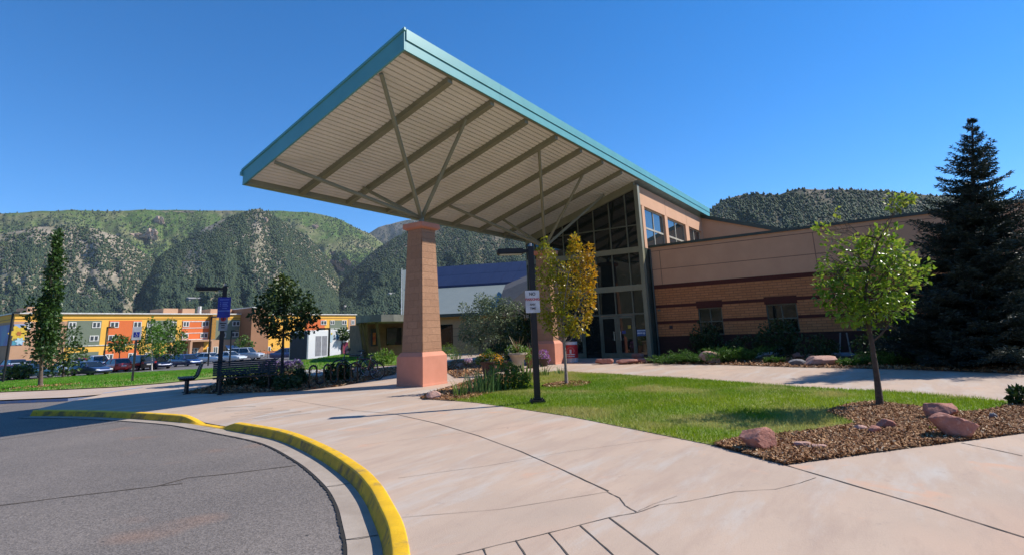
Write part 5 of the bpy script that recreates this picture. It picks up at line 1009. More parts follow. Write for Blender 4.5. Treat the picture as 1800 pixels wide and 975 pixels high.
# lot trees
lf_lot = leafmat('lime leaf', (.06, .15, .015), (.13, .26, .03), (.22, .3, .04), .4, .4); lf_lot2 = leafmat('mid green leaf', (.045, .10, .016), (.11, .19, .028), (.2, .22, .04), .3, .45)
def lottree(x, yb, D, L, lab, lm, s=.38, bm_=None, tr=.08):
    b = hd(x, yb, D); b[2] = float(T(b[0], b[1])); z = [p[1] for p in L]
    tree('lot_tree', lab, 'tree', b, [(0, 0, -.1)]+pts(b, [(x, yb-(yb-max(z))*.6), (x, max(z)), (x, min(z))]), cl(b, L), s, lm, bm_ or m_bark, (tr, .02), .2, .45, 3, None, 'trees in the parking lot')
lottree(210, 640, 91, [(210, 604, 0, 13, 9, 150), (203, 608, .5, 9, 7, 80), (218, 606, -.5, 10, 8, 90), (212, 595, 0, 9, 6, 70)], 'small round tree standing before the orange panel', lf_lot2)
lottree(267, 648, 77, [(268, 605, 0, 18, 16, 300), (262, 585, .4, 13, 12, 170), (275, 590, -.3, 13, 14, 190), (270, 572, 0, 8, 10, 90), (268, 618, .2, 16, 8, 140), (255, 600, 0, 9, 12, 90), (266, 563, 0, 3, 5, 20)], 'bright lime green tree with white trunk in the lot', lf_lot, .3, M('white bark', (.55, .5, .45), .8))
lottree(299, 645, 82, [(298, 605, 0, 20, 20, 300), (292, 580, .4, 12, 14, 150), (310, 595, -.3, 14, 18, 200), (300, 570, 0, 7, 10, 70), (315, 610, 0, 10, 10, 90), (290, 620, 0, 14, 10, 130)], 'darker tree touching the lime green tree in the lot', lf_lot2)
lottree(429, 640, 99, [(429, 610, 0, 13, 9, 130), (424, 602, .4, 9, 7, 80), (436, 605, 0, 10, 8, 90), (430, 594, 0, 6, 6, 50)], 'small tree in front of the brown tower', lf_lot2)
lottree(247, 640, 96, [(247, 604, 0, 9, 7, 70), (244, 610, 0, 6, 5, 40)], 'tiny thin tree right of the accessible sign', lf_lot2, .25, None, .05)
lottree(602, 630, 64, [(602, 586, 0, 17, 8, 200), (594, 590, .3, 10, 6, 80), (610, 588, 0, 10, 6, 80)], 'spreading tree behind the white bus', lf_bush)
lottree(470, 640, 93, [(470, 618, 0, 16, 6, 70), (455, 622, .3, 9, 5, 40), (484, 616, 0, 9, 5, 40)], 'thin shrubby tree behind the lavender', leafmat('dry leaf', (.16, .14, .05), (.24, .2, .08), None, .2), .2)
# dark evergreen cluster between pavilion and column, and hillside wood left of the wing
b = G(700, 615); tree('dark_shrub_tree', 'dark leafy tree in front of the pavilion beside the front column', 'tree', b, [(0, 0, -.1)]+pts(b, [(698, 600), (697, 580)]), cl(b, [(697, 600, 0, 16, 20, 300), (690, 620, .4, 14, 14, 220), (702, 575, 0, 14, 18, 240), (704, 550, .3, 10, 14, 120), (690, 560, .2, 8, 10, 60), (678, 626, -.2, 10, 8, 90)]), .2, lf_dk, m_bark3, (.08, .02), .1, .5, 3)
# big olive shrub by the wing
b = G(865, 620.5); lf_ol = leafmat('silvery leaf', (.09, .125, .06), (.22, .27, .13), (.2, .22, .13), .25, .45)
cls = cl(b, [(850, 560, 0, 34, 34, 700), (885, 565, .3, 34, 30, 600), (830, 580, .2, 24, 26, 330), (905, 580, 0, 22, 24, 300), (865, 535, .2, 24, 18, 260), (845, 528, 0, 14, 14, 110), (890, 535, .1, 16, 14, 130), (815, 545, 0, 10, 16, 60), (868, 600, -.2, 40, 16, 420), (910, 545, .2, 12, 16, 80), (818, 590, .2, 12, 10, 70)])
tree('olive_shrub', 'large silvery green shrub in front of the grey roofed wing', 'shrub', b, [(0, 0, -.1)]+pts(b, [(865, 612), (866, 580), (868, 550)]), cls, .13, lf_ol, m_bark3, (.06, .02), .12, .45, 6, dens=3.2)
b = G(930, 640); tree('dark_shrub', 'dark shadowed shrub between the silvery shrub and the rear column', 'shrub', b, [(0, 0, -.1), (0, 0, .8)], cl(b, [(925, 600, .5, 26, 28, 600), (900, 615, .3, 28, 18, 460), (940, 575, .6, 16, 22, 300), (925, 560, .7, 18, 18, 260), (908, 585, .5, 22, 22, 400), (880, 618, .4, 20, 14, 260)]), .12, lf_dk, m_bark3, (.05, .02), .05, .5, 3)
# clipped shrubs and low plants
def shrub(x, y, L, lab, lm, s, name='clipped_shrub', cat='shrub', group=None, fl=None):
    b = G(x, y); t = tree(name, lab, cat, b, [(0, 0, -.05), tuple(rel(b, x, y-6))], cl(b, L), s, lm, m_bark3, (.02, .008), .05, .55, 3, None, group)
    if fl:
        mt, L2, fs, n_ = fl; P = np.concatenate([clump_points(c[:3], c[3:6], n_, .9)[0] for c in cl(b, L2)]); V, F, k = leaf_quads(P, fs, None, -.4, .9); np_mesh('blossoms', V, F, mt, parent=t, tint=np.repeat(RNG.random(k), 4))
    return t
lf_lime = leafmat('lime shrub leaf', (.07, .15, .015), (.17, .28, .03), (.25, .3, .05), .35); lf_khaki = leafmat('khaki shrub leaf', (.06, .08, .03), (.13, .15, .055), (.2, .2, .09), .3)
shrub(790, 626, [(788, 612, 0, 13, 10, 240), (795, 620, -.1, 11, 8, 160), (782, 618, .1, 10, 8, 120)], 'lime green clipped shrub just right of the front column', lf_lime, .07)
shrub(812, 625.5, [(812, 612, 0, 11, 12, 260), (808, 620, .2, 9, 7, 120)], 'khaki green shrub left of the round one', lf_khaki, .05)
shrub(828, 626, [(828, 614, 0, 13, 13, 380)], 'rounded khaki green shrub before the silvery shrub', lf_khaki, .05)
shrub(830, 610, [(830, 600, 0, 9, 6, 120), (838, 604, 0, 6, 6, 60)], 'small upright green shrub under the silvery shrub', lf_ol, .07)
shrub(820, 652, [(823, 634, 0, 8, 4, 60)], 'pale pink flowered plant low in the mulch by the path', lf_khaki, .05, 'flowering_plant', 'flower', None, (leafmat('pale pink petal', (.55, .36, .5), (.7, .52, .62), None, .3), [(823, 633, 0, 7, 3.4, 0)], .07, 90))
m_lav = leafmat('lavender bloom', (.20, .13, .30), (.30, .22, .40), None, .3); lf_gr = leafmat('grey green leaf', (.07, .085, .06), (.14, .16, .11), None, .25)
for i, (x, y) in enumerate([(478, 652), (492, 654), (507, 654), (522, 652), (466, 655)]):
    shrub(x, y+8, [(x, y-8, 0, 9, 9, 180)], ['lavender bush second from the left behind the bench', 'lavender bush at the middle of the purple hedge', 'lavender bush just left of the round tree trunk', 'lavender bush at the right end of the purple hedge', 'lavender bush at the left end of the purple hedge'][i], lf_gr, .10, 'lavender_bush', 'lavender', 'lavender bushes behind the bench', (m_lav, [(x, y-13, 0, 9, 6, 0)], .10, 120))
for i, (x, y, w_) in enumerate([(408, 670, 18), (440, 668, 18), (470, 672, 16), (505, 676, 20), (525, 668, 12)]):
    shrub(x, y+8, [(x, y-4, 0, w_, 13, 320), (x+w_*.5, y, .2, w_*.7, 10, 160)], ['dark shrub just right of the bench lamp post', 'dark shrub behind the slatted bench back', 'dark shrub behind the right half of the bench', 'dark shrub round the foot of the round tree', 'smaller dark shrub right of the round tree'][i], lf_dk, .11, 'dark_shrub', 'shrub', 'dark shrubs behind the bench')
lf_y = leafmat('sedge leaf', (.10, .17, .03), (.24, .28, .06), None, .35)
for i, (x, y, w_, h_) in enumerate([(588, 668, 14, 14), (604, 668, 12, 16), (640, 655, 16, 12), (660, 640, 14, 10), (680, 640, 12, 14)]):
    shrub(x, y, [(x, y-h_, 0, w_, h_, 240)], ['green shrub behind the second bend of the bike rack', 'dark green shrub behind the bicycle front wheels', 'green bush behind the dark red bicycle frame', 'light green bush below the pavilion', 'yellowish bush close to the front column'][i], [lf_dk, lf_dk, lf_lot2, lf_lime, lf_lime][i], .12, 'bed_shrub', 'shrub', 'shrubs behind the bike rack')
# blade plants (iris, daylily)
def blades(name, lab, cat, x, y, n, h, spread, mat, wd_=.035, group=None, lean=.55):
    b = G(x, y); t = thing(name, lab, cat, tuple(b), 0, group); V = []; F = []; ti = []
    for i in range(n):
        a = RNG.uniform(0, 6.283); r = spread*RNG.random()**.6; bx, by = r*math.cos(a), r*math.sin(a); H_ = h*RNG.uniform(.6, 1.15); a2 = a+RNG.normal(0, .6); ln = lean*RNG.uniform(.2, 1.2)*H_; sx, sy = -math.sin(a2)*wd_/2, math.cos(a2)*wd_/2; o = len(V)
        for k in range(4):
            f_ = k/3; ww = 1-f_*.85 if f_ > .3 else .9; cx, cy = bx+math.cos(a2)*ln*f_**2, by+math.sin(a2)*ln*f_**2; z = H_*(f_-.18*lean*f_**2.5); V += [(cx-sx*ww, cy-sy*ww, z), (cx+sx*ww, cy+sy*ww, z)]
        F += [(o+2*k, o+2*k+1, o+2*k+3, o+2*k+2) for k in range(3)]; ti += [RNG.random()]*8
    np_mesh('leaves', V, F, mat, parent=t, tint=ti); return t
m_iris = leafmat('iris leaf', (.05, .12, .04), (.15, .25, .08), None, .25, .35); m_day = leafmat('daylily leaf', (.08, .16, .025), (.2, .28, .06), None, .35)
blades('iris_clump', 'large dark green iris clump at the front of the planted bed', 'plant', 845, 690, 90, .62, .38, m_iris, .045, 'iris clumps in the bed'); blades('iris_clump', 'pale green iris tuft next to the pink rock', 'plant', 808, 696, 34, .42, .18, m_day, .035, 'iris clumps in the bed')
blades('iris_clump', 'iris clump in the shade behind the largest iris', 'plant', 872, 686, 70, .55, .35, m_iris, .04, 'iris clumps in the bed'); blades('iris_clump', 'light green iris clump just left of the lamp post', 'plant', 925, 667, 50, .55, .3, m_day, .035, 'iris clumps in the bed')
blades('iris_clump', 'small light iris clump right of the lamp post', 'plant', 957, 660, 34, .42, .2, m_day, .03, 'iris clumps in the bed'); blades('iris_clump', 'little iris tuft left of the yellow tree trunk', 'plant', 984, 657, 20, .26, .16, m_iris, .03, 'iris clumps in the bed')
blades('iris_clump', 'bright iris clump at the left foot of the clipped shrubs', 'plant', 800, 630, 40, .4, .3, m_day, .035, 'iris clumps in the bed'); blades('lily_clump', 'bright green lily leaves beside the round tree', 'plant', 531, 668, 40, .5, .3, m_day, .04)
blades('weed', 'tiny green weed in the mulch left of the big red rock', 'plant', 1636, 757, 14, .07, .05, lf_lime, .03)
# rose like leafy mass in the middle of the bed
shrub(888, 684, [(885, 658, 0, 26, 24, 560), (906, 660, .2, 18, 16, 300), (918, 668, 0, 14, 12, 160)], 'leafy dark green perennial mass behind the irises', lf_lot2, .08, 'perennial', 'plant')
# flower pots
m_pot = M('stone pot', (.44, .37, .27), .85, (.36, .30, .22), 4, bmp=.2); m_dpot = M('dark basket pot', (.10, .06, .04), .85, (.06, .04, .03), 14, bmp=.6); m_soil2 = M('potting soil', (.04, .028, .02), .95)
m_yfl = leafmat('yellow petal', (.75, .48, .02), (.65, .25, .02), None, .3); m_rfl = leafmat('red petal', (.5, .08, .03), (.6, .25, .05), None, .3); m_pfl = leafmat('violet petal', (.36, .12, .42), (.55, .3, .6), None, .35); m_pk = leafmat('pink petal', (.6, .2, .35), (.7, .45, .5), None, .3)
def pot(x, y, rpx, hpx, lab, mat, flare, plants, spikes=0):
    b = G(x, y); k = math.hypot(b[0], b[1])/FPX; R, H_ = rpx*k, hpx*k; t = thing('flower_pot', lab, 'planter', tuple(b), 0, 'flower pots by the entrance walk')
    m = MB(); m.lathe([(R*.62, 0), (R*.66, .03), (R*flare, H_*.55), (R*.98, H_*.86), (R*1.12, H_*.9), (R*1.12, H_), (R*.98, H_), (R*.92, H_*.93)], 28); smooth_by_angle(m.build('pot', mat, t), 40)
    m = MB(); m.lathe([(.01, H_*.90), (R*.93, H_*.92), (R*.93, H_*.925), (.01, H_*.935)], 20); m.build('soil', m_soil2, t)
    for nm, mt, cls_, s, n_ in plants:
        VV, FF, TT, off = [], [], [], 0
        for dx, dz, rx, rz_ in cls_:
            c = RV*dx*k; P, q = clump_points((c[0], c[1], H_+dz*k), (rx*k, rx*k, rz_*k), n_, .6); V, F, kk_ = leaf_quads(P, s, q, .1, .7); VV.append(V); FF.append(F+off); off += len(V); TT.append(np.repeat(RNG.random(kk_), 4))
        np_mesh(nm, np.concatenate(VV), np.concatenate(FF), mt, parent=t, tint=np.concatenate(TT))
    if spikes:
        V, F, ti = [], [], []
        for i in range(spikes):
            a = RNG.uniform(0, 6.28); L_ = RNG.uniform(.35, .62); ln = RNG.uniform(.15, .5); o = len(V); sx, sy = -math.sin(a)*.014, math.cos(a)*.014
            for f_ in (0, .5, 1): ww = 1-f_*.8; V += [(math.cos(a)*ln*f_-sx*ww, math.sin(a)*ln*f_-sy*ww, H_+L_*f_), (math.cos(a)*ln*f_+sx*ww, math.sin(a)*ln*f_+sy*ww, H_+L_*f_)]
            F += [(o, o+1, o+3, o+2), (o+2, o+3, o+5, o+4)]; ti += [RNG.random()]*6
        np_mesh('spike_leaves', V, F, leafmat('dracaena leaf', (.12, .16, .05), (.35, .16, .10), None, .3), parent=t, tint=ti)
    return t
pot(911, 650, 15, 29, 'tall pale stone urn with spiky plant and trailing flowers', m_pot, .70, [('foliage', lf_lime, [(0, 6, 12, 8), (-12, 4, 9, 8), (12, 2, 9, 9), (17, -6, 6, 9)], .07, 130), ('flowers', m_rfl, [(15, -4, 6, 8)], .05, 26), ('white_flowers', leafmat('white petal', (.6, .6, .5), (.7, .7, .62), None, .3), [(4, 10, 8, 4), (-14, 8, 6, 5)], .05, 26)], 26)
pot(860, 660, 14, 24, 'dark basket pot overflowing with yellow flowers', m_dpot, .86, [('foliage', lf_lot2, [(-6, 6, 12, 8), (6, 6, 12, 9), (0, 12, 6, 8), (-14, 2, 8, 7)], .07, 150), ('flowers', m_yfl, [(8, 7, 13, 9), (17, 0, 8, 9), (-8, 8, 7, 5)], .06, 90), ('red_flowers', m_rfl, [(14, -8, 6, 6)], .05, 26)])
pot(884, 652, 10, 18, 'small dark pot with pink blossoms between urn and basket pot', m_dpot, .86, [('foliage', lf_khaki, [(0, 5, 9, 7), (-6, 4, 7, 6)], .06, 90), ('flowers', m_pk, [(-4, 8, 8, 4)], .045, 26)])
pot(956, 643, 10, 13, 'dark pot with violet flowers right of the street lamp', m_dpot, .86, [('foliage', lf_lot2, [(0, 2, 8, 6)], .06, 60), ('flowers', m_pfl, [(0, 6, 9, 9), (5, -1, 6, 8)], .06, 130)])
pot(934, 646, 11, 17, 'brown pot with upright leaves hidden partly by the lamp post', M('brown pot', (.2, .1, .06), .8), .84, [('foliage', lf_lime, [(0, 6, 9, 9), (6, 2, 7, 8)], .07, 90)], 14)
# junipers and bushes along the wall
m_jun = leafmat('juniper spray', (.04, .12, .014), (.11, .22, .03), None, .25, .6)
def juniper(x, y, wpx, hpx, n, lab):
    b = G(x, y); k = math.hypot(b[0], b[1])/FPX; t = thing('juniper', lab, 'shrub', tuple(b), 0, 'spreading junipers in the wall bed'); V, F, ti = [], [], []; o = 0
    for i in range(n):
        a = RNG.uniform(0, 6.283); dr = RV*math.cos(a)+np.array([RV[1], -RV[0], 0])*math.sin(a)*.7; L_ = wpx*k*RNG.uniform(.4, 1.)*.55; up = hpx*k*RNG.uniform(.5, 1.15); st0 = RV*RNG.uniform(-1, 1)*wpx*k*.55*.85
        e_ = st0+dr*L_+np.array([0, 0, up]); q = np.linspace(0, 1, 14)[:, None]; S = st0+(e_-st0)*q; S[:, 2] = up*(q[:, 0]**.7); S = S+RNG.normal(0, .012, S.shape)
        Vq, Fq, kq = leaf_quads(np.repeat(S[3:], 5, 0)+RNG.normal(0, .02, (55, 3)), .10, np.repeat(dr[None]*1.2+[0, 0, .35], 55, 0), 0, .22); V.append(Vq); F.append(Fq+o); o += len(Vq); ti.append(np.repeat(np.clip(RNG.normal(.5, .3, kq), 0, 1), 4))
    np_mesh('foliage', np.concatenate(V), np.concatenate(F), m_jun, parent=t, tint=np.concatenate(ti)); m = MB()
    for i in range(5): a = RNG.uniform(0, 6.283); m.tube([(0, 0, 0), (math.cos(a)*.2, math.sin(a)*.2, .12), (math.cos(a)*.45, math.sin(a)*.45, .18)], [.02, .015, .006], 6)
    m.build('stems', m_bark3, t)
juniper(1195, 638, 60, 13, 60, 'low juniper by the entrance corner left of the big pink rock'); juniper(1275, 637, 90, 20, 110, 'widest juniper behind the big pink rock'); juniper(1362, 638, 24, 7, 22, 'small juniper tuft before the white rock'); juniper(1500, 643, 30, 9, 26, 'small juniper tuft left of the young tree trunk'); juniper(1600, 641, 80, 16, 80, 'spreading juniper between young tree and spruce')
def wbush(x, y, L, lab, lm=lf_dk): shrub(x, y, L, lab, lm, .10, 'wall_bush', 'shrub', 'bushes against the brick wall')
wbush(1240, 628, [(1238, 590, 0, 22, 24, 520), (1228, 600, -.1, 14, 14, 200), (1255, 600, .1, 14, 18, 240), (1243, 612, 0, 22, 12, 260)], 'dark bush below the window nearest the entrance')
wbush(1370, 630, [(1365, 590, 0, 28, 26, 700), (1348, 600, 0, 16, 20, 260), (1385, 585, .1, 16, 22, 300), (1368, 615, 0, 30, 12, 360)], 'largest dark bush covering the middle window')
wbush(1310, 632, [(1310, 606, .2, 24, 15, 360), (1290, 612, .2, 16, 12, 200)], 'dark bush between the two windows'); wbush(1430, 634, [(1430, 606, .2, 26, 16, 400), (1455, 610, .2, 18, 12, 220)], 'dark bush right of the middle window')
wbush(1530, 636, [(1535, 606, .2, 30, 16, 460), (1570, 606, .2, 22, 15, 300)], 'dark bush behind the young tree trunk'); wbush(1642, 634, [(1638, 598, 0, 16, 12, 240), (1632, 612, 0, 14, 10, 150), (1650, 608, 0, 12, 12, 140)], 'fresh green bush beside the spruce', lf_lot2)
wbush(1797, 712, [(1800, 700, 0, 14, 12, 200)], 'small dark bush at the right edge of the corner bed')
# spruce
b = G(1716, 641); m_sp = leafmat('spruce needle', (.010, .024, .018), (.028, .05, .038), (.06, .085, .07), .08, .55)
t = thing('spruce_tree', 'tall dark blue green spruce at the right end of the wing', 'tree', tuple(b)); top_ = rel(b, 1709, 208); H_ = top_[2]; R0 = 2.45; V, F, TI = [], [], []; off = 0; m = MB()
m.tube([(0, 0, -.1), (top_[0]*.5, top_[1]*.5, H_*.5), (top_[0], top_[1], H_)], [.16, .09, .01], 10)
z = .25; nb = 0
while z < H_-.05:
    f_ = z/H_; R = R0*(1-f_)**.98*(1.0 if f_ > .06 else .85)+.03; nbr = int(15-7*f_) if f_ < .9 else 5
    for i in range(nbr):
        a = i*6.283/nbr+z*9+RNG.normal(0, .25); L_ = R*RNG.uniform(.62, 1.13)*(1.25 if RNG.random() < .08 else 1); c0 = np.array([top_[0]*f_, top_[1]*f_, z+RNG.normal(0, .05)]); dr = np.array([math.cos(a), math.sin(a), 0]); n_ = max(6, int(L_*15)); q = np.linspace(.12, 1, n_)
        rise = .35 if f_ > .75 else (.12-.30*(1-f_)); S = c0+dr*(q*L_)[:, None]; S[:, 2] += rise*L_*q+.22*L_*q**3
        m.tube([c0, S[n_//2], S[-1]], [.022*(1-f_)+.006, .012*(1-f_)+.004, .003], 4, cap=False)
        sdv = np.array([-dr[1], dr[0], 0]); PP, OO = [], []
        for j in range(n_):
            tw = L_*.38*(1-q[j]*.72)*RNG.uniform(.6, 1.1); 
            for sgn in (-1, 1):
                k_ = max(2, int(tw/.055)); e_ = np.linspace(.1, 1, k_)[:, None]*tw; dv = (sdv*sgn*.85+dr*.6); p = S[j]+dv*e_; p[:, 2] -= .10*e_[:, 0]; PP.append(p); OO.append(np.repeat((dv+[0, 0, .05])[None], k_, 0))
            PP.append(S[j:j+1]); OO.append((dr+[0, 0, .2])[None])
        PP = np.concatenate(PP); OO = np.concatenate(OO); PP = np.repeat(PP, 3, 0); OO = np.repeat(OO, 3, 0)*2.2; Vq, Fq, kq = leaf_quads(PP+RNG.normal(0, .012, PP.shape), .105 if f_ < .85 else .075, OO, -.25, .26); V.append(Vq); F.append(Fq+off); off += len(Vq); TI.append(np.repeat(np.clip(RNG.normal(.45, .25, kq), 0, 1), 4))
    z += .17+.05*f_
m.build('trunk', m_bark3, t); V = np.concatenate(V); TI = np.concatenate(TI); np_mesh('crown', V, np.concatenate(F), m_sp, parent=t, tint=TI, tint2=np.repeat((RNG.random(len(V)//4) < .12)*.8, 4))
# wooden stakes
m_stk = M('grey stake wood', (.30, .27, .24), .85)
for i, (x0, x1) in enumerate(((1475, 1477), (1497, 1488))): g = G(x0, 632); g = hd(x0, 628, 22.6); g[2] = float(T(g[0], g[1])); m = MB(); e_ = hd(x1, 584, 22.6)-g; m.tube([(0, 0, -.1), tuple(e_)], [.03, .024], 6); o = m.build('wooden_stake', m_stk, loc=tuple(g)); tag(o, ['thin upright grey stake, left of the pair before the wall', 'thin slanted grey stake, right of the pair before the wall'][i], 'stake', 'grey stakes by the wall')
# ================================================================ ROCKS
def rockmat(name, c1, c2, c3):
    m, n, l, b = newmat(name); co = objco(n); a = mixc(n, l, ramp(n, l, noise(n, l, co, 5, 8, .65), .35, .65), c1, c2); a = mixc(n, l, ramp(n, l, noise(n, l, co, 14, 6, .7), .58, .7), a, c3)
    l.new(a, b.inputs['Base Color']); b.inputs['Roughness'].default_value = .9; b.inputs['Specular IOR Level'].default_value = .2; bump(n, l, b, noise(n, l, co, 18, 8, .7), .9, .03); return m
m_r1 = rockmat('red sandstone', (.44, .21, .16), (.32, .135, .10), (.54, .33, .27)); m_r2 = rockmat('pink granite', (.52, .33, .27), (.42, .24, .19), (.58, .45, .39)); m_r3 = rockmat('white quartz', (.50, .49, .47), (.34, .33, .32), (.16, .15, .15)); m_r4 = rockmat('grey stone', (.26, .25, .25), (.18, .17, .18), (.3, .3, .3))
def rock(x, y, wpx, hpx, lab, mat, seed, flat=0, rz=0., depth=.75, name='rock', grp='rocks in the beds', sink=.12):
    b = G(x, y); k = math.hypot(b[0], b[1])/FPX; W_, H_ = wpx*k, hpx*k; r = np.random.default_rng(seed); bm = bmesh.new(); bmesh.ops.create_icosphere(bm, subdivisions=4, radius=1)
    P = r.normal(0, 1, (11, 3)); P /= np.linalg.norm(P, axis=1)[:, None]; hh_ = r.uniform(.5, .95, 11)
    if flat: P[0] = (.05, .1, 1); P[0] /= np.linalg.norm(P[0]); hh_[0] = .5
    for v in bm.verts:
        d = np.array(v.co); dt = P@d; s = min(1.0, float(np.min(np.where(dt > .05, hh_/np.maximum(dt, .05), 9)))); q = d*s; q = q*(1+.05*float(fbm(np.array(q[0]*3.5+seed), np.array(q[1]*3.5+q[2]*2.6), 4))); v.co = q
    A = np.array([v.co for v in bm.verts]); lo, hi = A.min(0), A.max(0); sc3 = np.array([W_, W_*depth, H_*(1+sink)])/(hi-lo); ang = math.atan2(RV[1], RV[0])+rz; c, s = math.cos(ang), math.sin(ang)
    for v in bm.verts: q = (np.array(v.co)-(lo+hi)/2)*sc3; v.co = (c*q[0]-s*q[1], s*q[0]+c*q[1], q[2]+H_*(1+sink)/2-H_*sink)
    me = bpy.data.meshes.new(name); bm.to_mesh(me); bm.free(); me.materials.append(mat); me.polygons.foreach_set('use_smooth', [True]*len(me.polygons)); me.set_sharp_from_angle(angle=rad(24)); o = link(name, me, None, tuple(b)); return tag(o, lab, 'rock', grp)
rock(1335, 790, 54, 33, 'rounded pink red boulder at the lawn corner of the mulch bed', m_r1, 3); rock(1411, 787, 27, 10, 'flat pink rock right of the rounded boulder', m_r2, 4, 1); rock(1441, 789, 22, 7, 'low grey pink stone half buried by the flat rock', m_r2, 5, 1)
rock(1514, 757, 20, 9, 'left one of three small red rocks in a row', m_r2, 6); rock(1537, 763, 22, 13, 'middle one of three small red rocks in a row', m_r1, 7); rock(1556, 753, 25, 14, 'right one of three small red rocks in a row', m_r1, 8)
rock(1656, 737, 40, 22, 'red rock leaning behind the biggest red boulder', m_r1, 9, 1); rock(1681, 768, 58, 32, 'biggest red boulder near the walk at right', m_r1, 11, depth=.7); rock(1748, 737, 10, 9, 'small grey brown stone in mulch at far right', m_r4, 12)
rock(762, 700, 25, 13, 'pink rock at the front tip of the iris bed', m_r2, 13); rock(880, 676, 7, 5, 'tiny pink stone below the perennials', m_r2, 14); rock(809, 643, 14, 6, 'pale pink stone in the mulch behind the front column', m_r2, 15)
rock(1216, 634, 22, 7, 'low pink rock left of the pale topped boulder', m_r2, 16, 1); rock(1236, 635, 20, 16, 'grey shaded rock touching the pale topped boulder', m_r4, 17); rock(1250, 638, 40, 20, 'pale topped pink boulder in front of the wide juniper', m_r2, 18, depth=.6); rock(1264, 634, 18, 8, 'small pink rock behind the pale topped boulder', m_r2, 19)
rock(1350, 631, 38, 12, 'white and grey streaked rock in the wall bed', m_r3, 20, 1); rock(1367, 627, 26, 17, 'dark grey slanted slab behind the streaked rock', m_r4, 21, 1); rock(1404, 631, 17, 11, 'rounded red rock left of the long flat slab', m_r1, 22); rock(1402, 642, 24, 10, 'dark pointed rock before the long flat slab', m_r4, 23); rock(1427, 631, 14, 8, 'small pink rock touching the long flat slab', m_r2, 24); rock(1443, 641, 50, 14, 'long flat pinkish slab rock by the walk', m_r2, 25, 1, depth=.6); rock(1481, 629, 34, 9, 'low blue grey rock at the foot of the stakes', m_r4, 26, 1)
rock(1063, 639, 31, 9, 'rectangular red sandstone block in front of the doors', m_r1, 27, 1, depth=.5); rock(1102, 639, 38, 8, 'long low red sandstone slab by the doors', m_r1, 28, 1, depth=.5); rock(1122, 632, 20, 11, 'upright red sandstone block by the corner post', m_r1, 29, 1); rock(1134, 637, 28, 8, 'slanted red sandstone slab below the corner post', m_r1, 30, 1); rock(1108, 634, 8, 4, 'small white stone on the red slab', m_r3, 31)
for i, (x, y) in enumerate(((1660, 640), (1690, 642))): rock(x, y, 18, 7, ['dark grey stone left under the spruce', 'dark grey stone right under the spruce'][i], m_r4, 40+i)
# white river stones by the round tree
RS = LP([(518, 664), (560, 662), (590, 657), (575, 651), (530, 653)]); P = scatter(RS, 420); V, F = [], []; r = np.random.default_rng(3); bm = bmesh.new(); bmesh.ops.create_icosphere(bm, subdivisions=1, radius=1); sv = np.array([v.co for v in bm.verts]); sf = np.array([[v.index for v in f.verts] for f in bm.faces]); bm.free()
for i, p in enumerate(P): s = r.uniform(.05, .12); V.append(sv*(s*r.uniform(.8, 1.3), s, s*.6)+[p[0], p[1], float(T(p[0], p[1]))+.04]); F.append(sf+i*len(sv))
tag(np_mesh('river_stones', np.concatenate(V), np.concatenate(F), m_r3, True), 'patch of pale river stones beside the round tree', 'stones', kind='stuff')
# ================================================================ OUTCROPS AND HOUSES ON THE SLOPES
def onslope(S, x, y):
    t = np.linspace(.02, 1, 400); P = S(np.full(400, float(x)), t)-O3; py = PCY-FPX*(P@_u)/(P@_f); ok = np.nonzero(py <= y)[0]; return P[ok[0] if len(ok) else -1]+O3
m_cliff = rockmat('tan cliff', (.48, .35, .27), (.36, .25, .19), (.24, .17, .13))
def outcrop(S, x, y, wpx, hpx, lab, seed):
    p = onslope(S, x, y); k = math.hypot(p[0], p[1])/FPX; r = np.random.default_rng(seed); bm = bmesh.new(); bmesh.ops.create_icosphere(bm, subdivisions=4, radius=1); ang = math.atan2(RV[1], RV[0]); c, s = math.cos(ang), math.sin(ang)
    for v in bm.verts:
        q = np.array(v.co); q = q*(1+.5*float(fbm(np.array(q[0]*3.4+seed), np.array(q[2]*1.6+q[1]*2), 4))); q = q*np.array([wpx, wpx*.7, hpx])*k/2; v.co = (c*q[0]-s*q[1], s*q[0]+c*q[1], q[2]+hpx*k*.2)
    me = bpy.data.meshes.new('rock_outcrop'); bm.to_mesh(me); bm.free(); me.materials.append(m_cliff); o = link('rock_outcrop', me, None, tuple(p)); tag(o, lab, 'cliff', 'pale cliffs on the mountain')
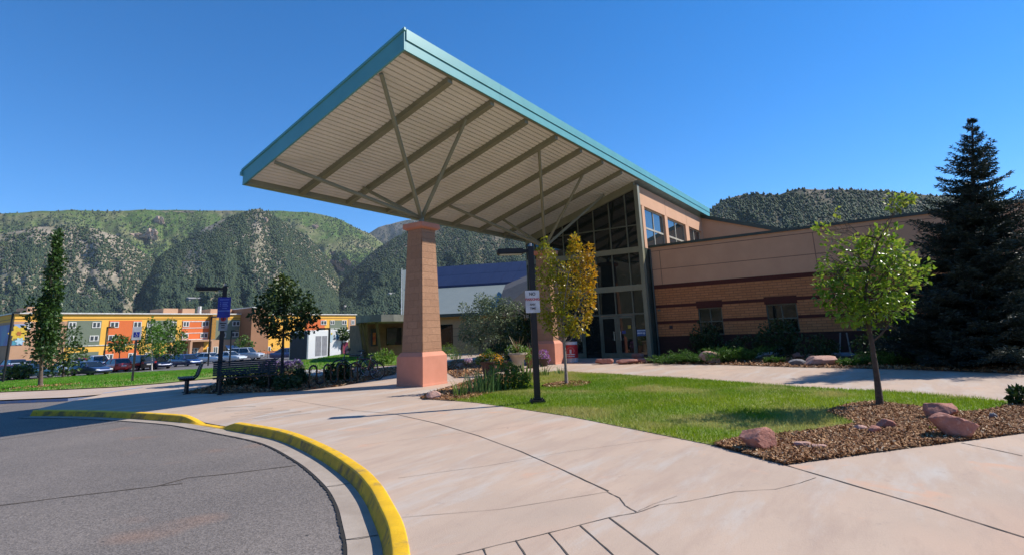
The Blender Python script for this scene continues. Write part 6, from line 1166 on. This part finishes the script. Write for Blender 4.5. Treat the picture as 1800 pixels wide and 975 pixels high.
outcrop(S_back, 278, 392, 13, 12, 'tan cliff high on the green ridge above the ravine', 1); outcrop(S_back, 266, 417, 16, 16, 'pale cliff below the tan cliff on the green ridge', 2); outcrop(S_back, 243, 419, 24, 8, 'long low pale ledge left of the pale cliff', 3); outcrop(S_spur, 467, 390, 7, 9, 'small pale pillar near the top of the steep shoulder', 4); outcrop(S_back, 553, 401, 10, 7, 'small tan knob on the slope left of the gap', 5)
m_roofg = M('house roof grey', (.30, .29, .28), .8)
def house(S, x, y, wpx, hpx, lab, col):
    p = onslope(S, x, y); k = math.hypot(p[0], p[1])/FPX; W_, H_ = wpx*k, hpx*k; p[2] -= H_*.3; t = thing('hillside_house', lab, 'house', tuple(p), math.atan2(RV[1], RV[0])+.9, 'small houses on the lower slopes'); m = MB(); m.box((-W_/2, -W_*.3, -H_*3), (W_/2, W_*.3, H_*.6)); m.build('wall', col, t)
    m = MB(); m.prism([(-W_/2-.5, -W_*.36, H_*.55), (-W_/2-.5, 0, H_*1.05), (-W_/2-.5, W_*.36, H_*.55)], (W_+1, 0, 0)); m.build('roof', m_roofg, t)
    m = MB()
    m.box((-W_*.3, -W_*.3-.05, 0), (-W_*.1, -W_*.29, H_*.4)); m.build('window', m_wgl, t); m = MB(); m.box((W_*.1, -W_*.3-.05, 0), (W_*.3, -W_*.29, H_*.4)); m.build('window', m_wgl, t)
m_hc = M('cream house wall', (.40, .36, .30), .8); m_hp = M('pinkish house wall', (.52, .36, .28), .8)
house(S_spur, 343, 527, 22, 5, 'long low cream house above the hotel roof', m_hc)
house(S_right, 689, 520, 13, 7, 'grey roofed house left of the front column', m_hc); house(S_right, 608, 541, 6, 6, 'small pinkish house above the end of the hotel', m_hp)
# ---------------------------------------------------------------- haze
HAZE = 0.000045
if HAZE:
    m = MB(); m.box((-2200, -2600, -6), (6200, 6200, 1150)); hm = bpy.data.materials.new('haze'); hm.use_nodes = True; hn_ = hm.node_tree.nodes; hn_.remove(hn_['Principled BSDF']); v = hn_.new('ShaderNodeVolumePrincipled'); v.inputs['Color'].default_value = (.75, .86, 1, 1); v.inputs['Density'].default_value = HAZE; v.inputs['Anisotropy'].default_value = .0
    hm.node_tree.links.new(v.outputs[0], hn_['Material Output'].inputs['Volume']); hz_ = m.build('haze', hm); tag(hz_, 'thin blue mountain air over the valley', 'haze', kind='stuff')
